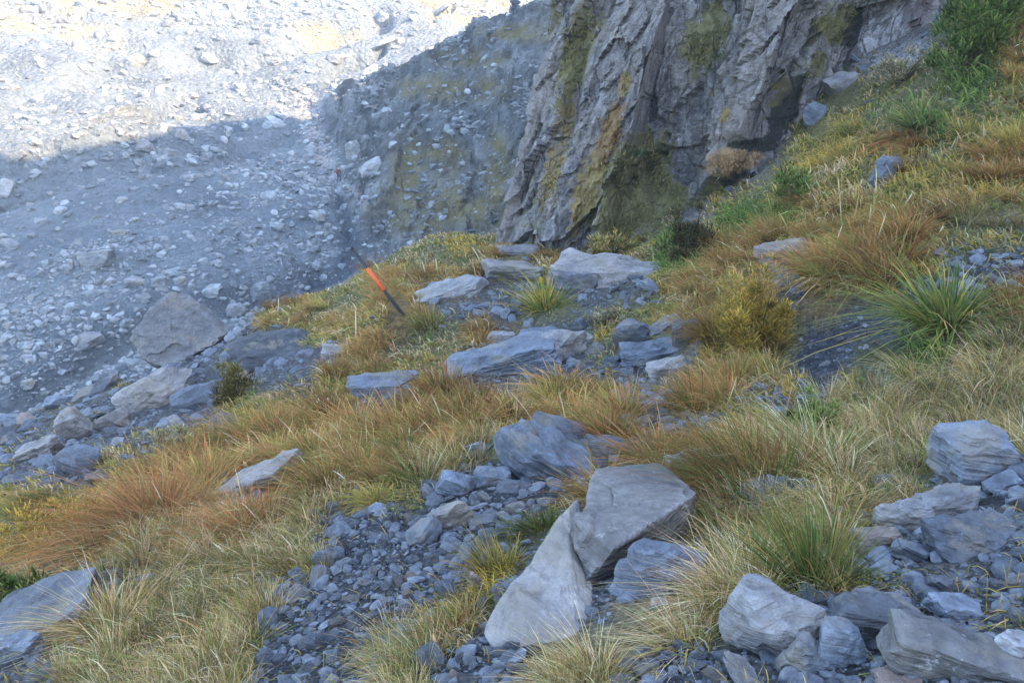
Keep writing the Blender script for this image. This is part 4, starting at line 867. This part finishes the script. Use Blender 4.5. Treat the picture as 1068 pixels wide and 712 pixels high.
# ------------------------------------------------------------------ hiker
D = float(V.hit(np.array([354.]), np.array([191.]), 28, 400, 900)[0]); print('hiker D', D)
hb = Vector(at(354, 191, D)); hb.z = float(V(np.array([hb.x]), np.array([hb.y]))[0]); HS = 1.75*min(1.15, max(.8, (17*D/FPX)/1.75)); print('hiker h', HS)
e = bpy.data.objects.new('hiker', None); C.objects.link(e); e.location = hb; e.scale = (HS/1.75,)*3; e.rotation_euler = (0, 0, 2.7)
tagg(e, 'hiker in dark trousers with a red pack walking in the stream bed', 'person')
def skin(name, vs, es, rad, m, parent, sub=1):
    me = bpy.data.meshes.new(name); me.from_pydata(vs, es, []); me.materials.append(m); o = link(name, me, parent=parent)
    sk_ = o.modifiers.new('skin', 'SKIN'); o.modifiers.new('sub', 'SUBSURF').render_levels = sub; o.modifiers['sub'].levels = sub; sk_.use_smooth_shade = True
    for i, r_ in enumerate(rad): me.skin_vertices[0].data[i].radius = (r_, r_)
    me.skin_vertices[0].data[0].use_root = True; return o
skinm = plain('skin', (.45, .28, .2)); jk = plain('dark_jacket', (.05, .055, .07)); tr = plain('dark_trousers', (.035, .035, .045)); rd = plain('red_pack', (.22, .05, .04)); hat = plain('dark_hat', (.06, .05, .05)); bt = plain('boots', (.06, .045, .035))
skin('body', [(0,0,.95),(0,.02,1.2),(0,.03,1.42),(0,.03,1.52),(0,.01,1.63),(0,.0,1.72),(-.19,.03,1.40),(-.27,-.02,1.12),(-.25,-.16,.92),(-.25,-.22,.86),(.19,.03,1.40),(.27,.06,1.12),(.27,-.04,.9),(.27,-.08,.83),(-.1,0,.9),(-.11,-.14,.5),(-.11,-.06,.1),(-.11,-.2,.04),(.1,0,.9),(.11,.06,.5),(.11,.26,.12),(.11,.16,.04)],
     [(0,1),(1,2),(2,3),(3,4),(4,5),(2,6),(6,7),(7,8),(8,9),(2,10),(10,11),(11,12),(12,13),(0,14),(14,15),(15,16),(16,17),(0,18),(18,19),(19,20),(20,21)],
     [.14,.13,.13,.055,.095,.07,.06,.045,.035,.04,.06,.045,.035,.04,.095,.06,.045,.04,.095,.06,.045,.04], skinm, e)
skin('jacket', [(0,0,.92),(0,.02,1.2),(0,.03,1.42),(0,.03,1.49),(-.19,.03,1.40),(-.27,-.02,1.12),(-.25,-.15,.94),(.19,.03,1.40),(.27,.06,1.12),(.27,-.03,.92)], [(0,1),(1,2),(2,3),(2,4),(4,5),(5,6),(2,7),(7,8),(8,9)], [.17,.15,.15,.07,.08,.062,.05,.08,.062,.05], jk, e)
skin('trousers', [(0,0,.97),(-.1,0,.9),(-.11,-.14,.5),(-.11,-.07,.13),(.1,0,.9),(.11,.06,.5),(.11,.25,.15)], [(0,1),(1,2),(2,3),(0,4),(4,5),(5,6)], [.15,.11,.075,.065,.11,.075,.065], tr, e)
for s_ in (-.11, .11): skin('boot', [(s_, (-.06 if s_ < 0 else .26), .07 if s_ < 0 else .1), (s_, (-.22 if s_ < 0 else .14), .045)], [(0,1)], [.06,.05], bt, e)
skin('backpack', [(0,.2,1.0),(0,.24,1.2),(0,.22,1.42),(0,.16,1.55)], [(0,1),(1,2),(2,3)], [.13,.17,.16,.10], rd, e)
skin('hat', [(0,.0,1.70),(0,.0,1.77)], [(0,1)], [.115,.08], hat, e)


# ------------------------------------------------------------------ air
zl = min(G.z.min(), V.z.min())-1.; zh = max(G.z.max(), V.z.max(), R_[..., 2].max(), Pc[..., 2].max())+3
allp = np.concatenate([V.x.ravel(), G.x.ravel(), R_[..., 0].ravel(), Pc[..., 0].ravel()]); ally = np.concatenate([V.y.ravel(), G.y.ravel(), R_[..., 1].ravel()])
bm = bmesh.new(); bmesh.ops.create_cube(bm, size=1); me = bpy.data.meshes.new('haze')
x0, x1, y0, y1 = allp.min()-5, allp.max()+5, ally.min()-5, ally.max()+5
bmesh.ops.transform(bm, matrix=Matrix.Translation(((x0+x1)/2, (y0+y1)/2, (zl+zh)/2)) @ Matrix.Diagonal((x1-x0, y1-y0, zh-zl, 1)), verts=bm.verts)
bm.to_mesh(me); bm.free(); m, nt, out = mat('haze_air'); pv = N(nt, 'ShaderNodeVolumePrincipled', Density=HAZE, Anisotropy=0.); pv.inputs['Color'].default_value = (.80, .90, 1, 1)
nt.links.new(pv.outputs[0], out.inputs['Volume']); me.materials.append(m); link('haze', me, kind='stuff', label='thin blue air over the valley')
# ------------------------------------------------------------------ light, sky, camera
sel = math.asin(SUN[2]); saz = math.atan2(SUN[0], SUN[1])
sd = bpy.data.lights.new('sun', 'SUN'); sd.energy = 2.9; sd.angle = math.radians(.4); sd.color = (1, .73, .45)
so = bpy.data.objects.new('sun', sd); C.objects.link(so); so.rotation_euler = Vector(-SUN).to_track_quat('-Z', 'Y').to_euler(); so.location = (30, -20, 60)
w = bpy.data.worlds.new('World'); bpy.context.scene.world = w; w.use_nodes = True; nt = w.node_tree
sk = nt.nodes.new('ShaderNodeTexSky'); sk.sky_type = 'NISHITA'; sk.sun_disc = False; sk.sun_elevation = sel; sk.sun_rotation = saz; sk.dust_density = 1.4; sk.ozone_density = .9; sk.air_density = 1.
bg = nt.nodes['Background']; bg.inputs[1].default_value = .15; nt.links.new(sk.outputs[0], bg.inputs[0])
cd = bpy.data.cameras.new('camera'); cam = bpy.data.objects.new('camera', cd); C.objects.link(cam)
cd.sensor_width = 36; cd.lens = 36*FPX/1068; cd.clip_start = .05; cd.clip_end = 3000; cam.rotation_euler = (math.pi/2-PITCH, 0, 0)
sc = bpy.context.scene; sc.camera = cam
sc.view_settings.view_transform = 'Standard'; sc.view_settings.look = 'None'; sc.view_settings.gamma = 1; sc.view_settings.exposure = 3.0
sc.cycles.use_denoising = True; sc.cycles.denoising_prefilter = 'NONE'; sc.cycles.denoising_quality = 'HIGH'; sc.cycles.max_bounces = 5; sc.cycles.diffuse_bounces = 3; sc.cycles.volume_bounces = 0
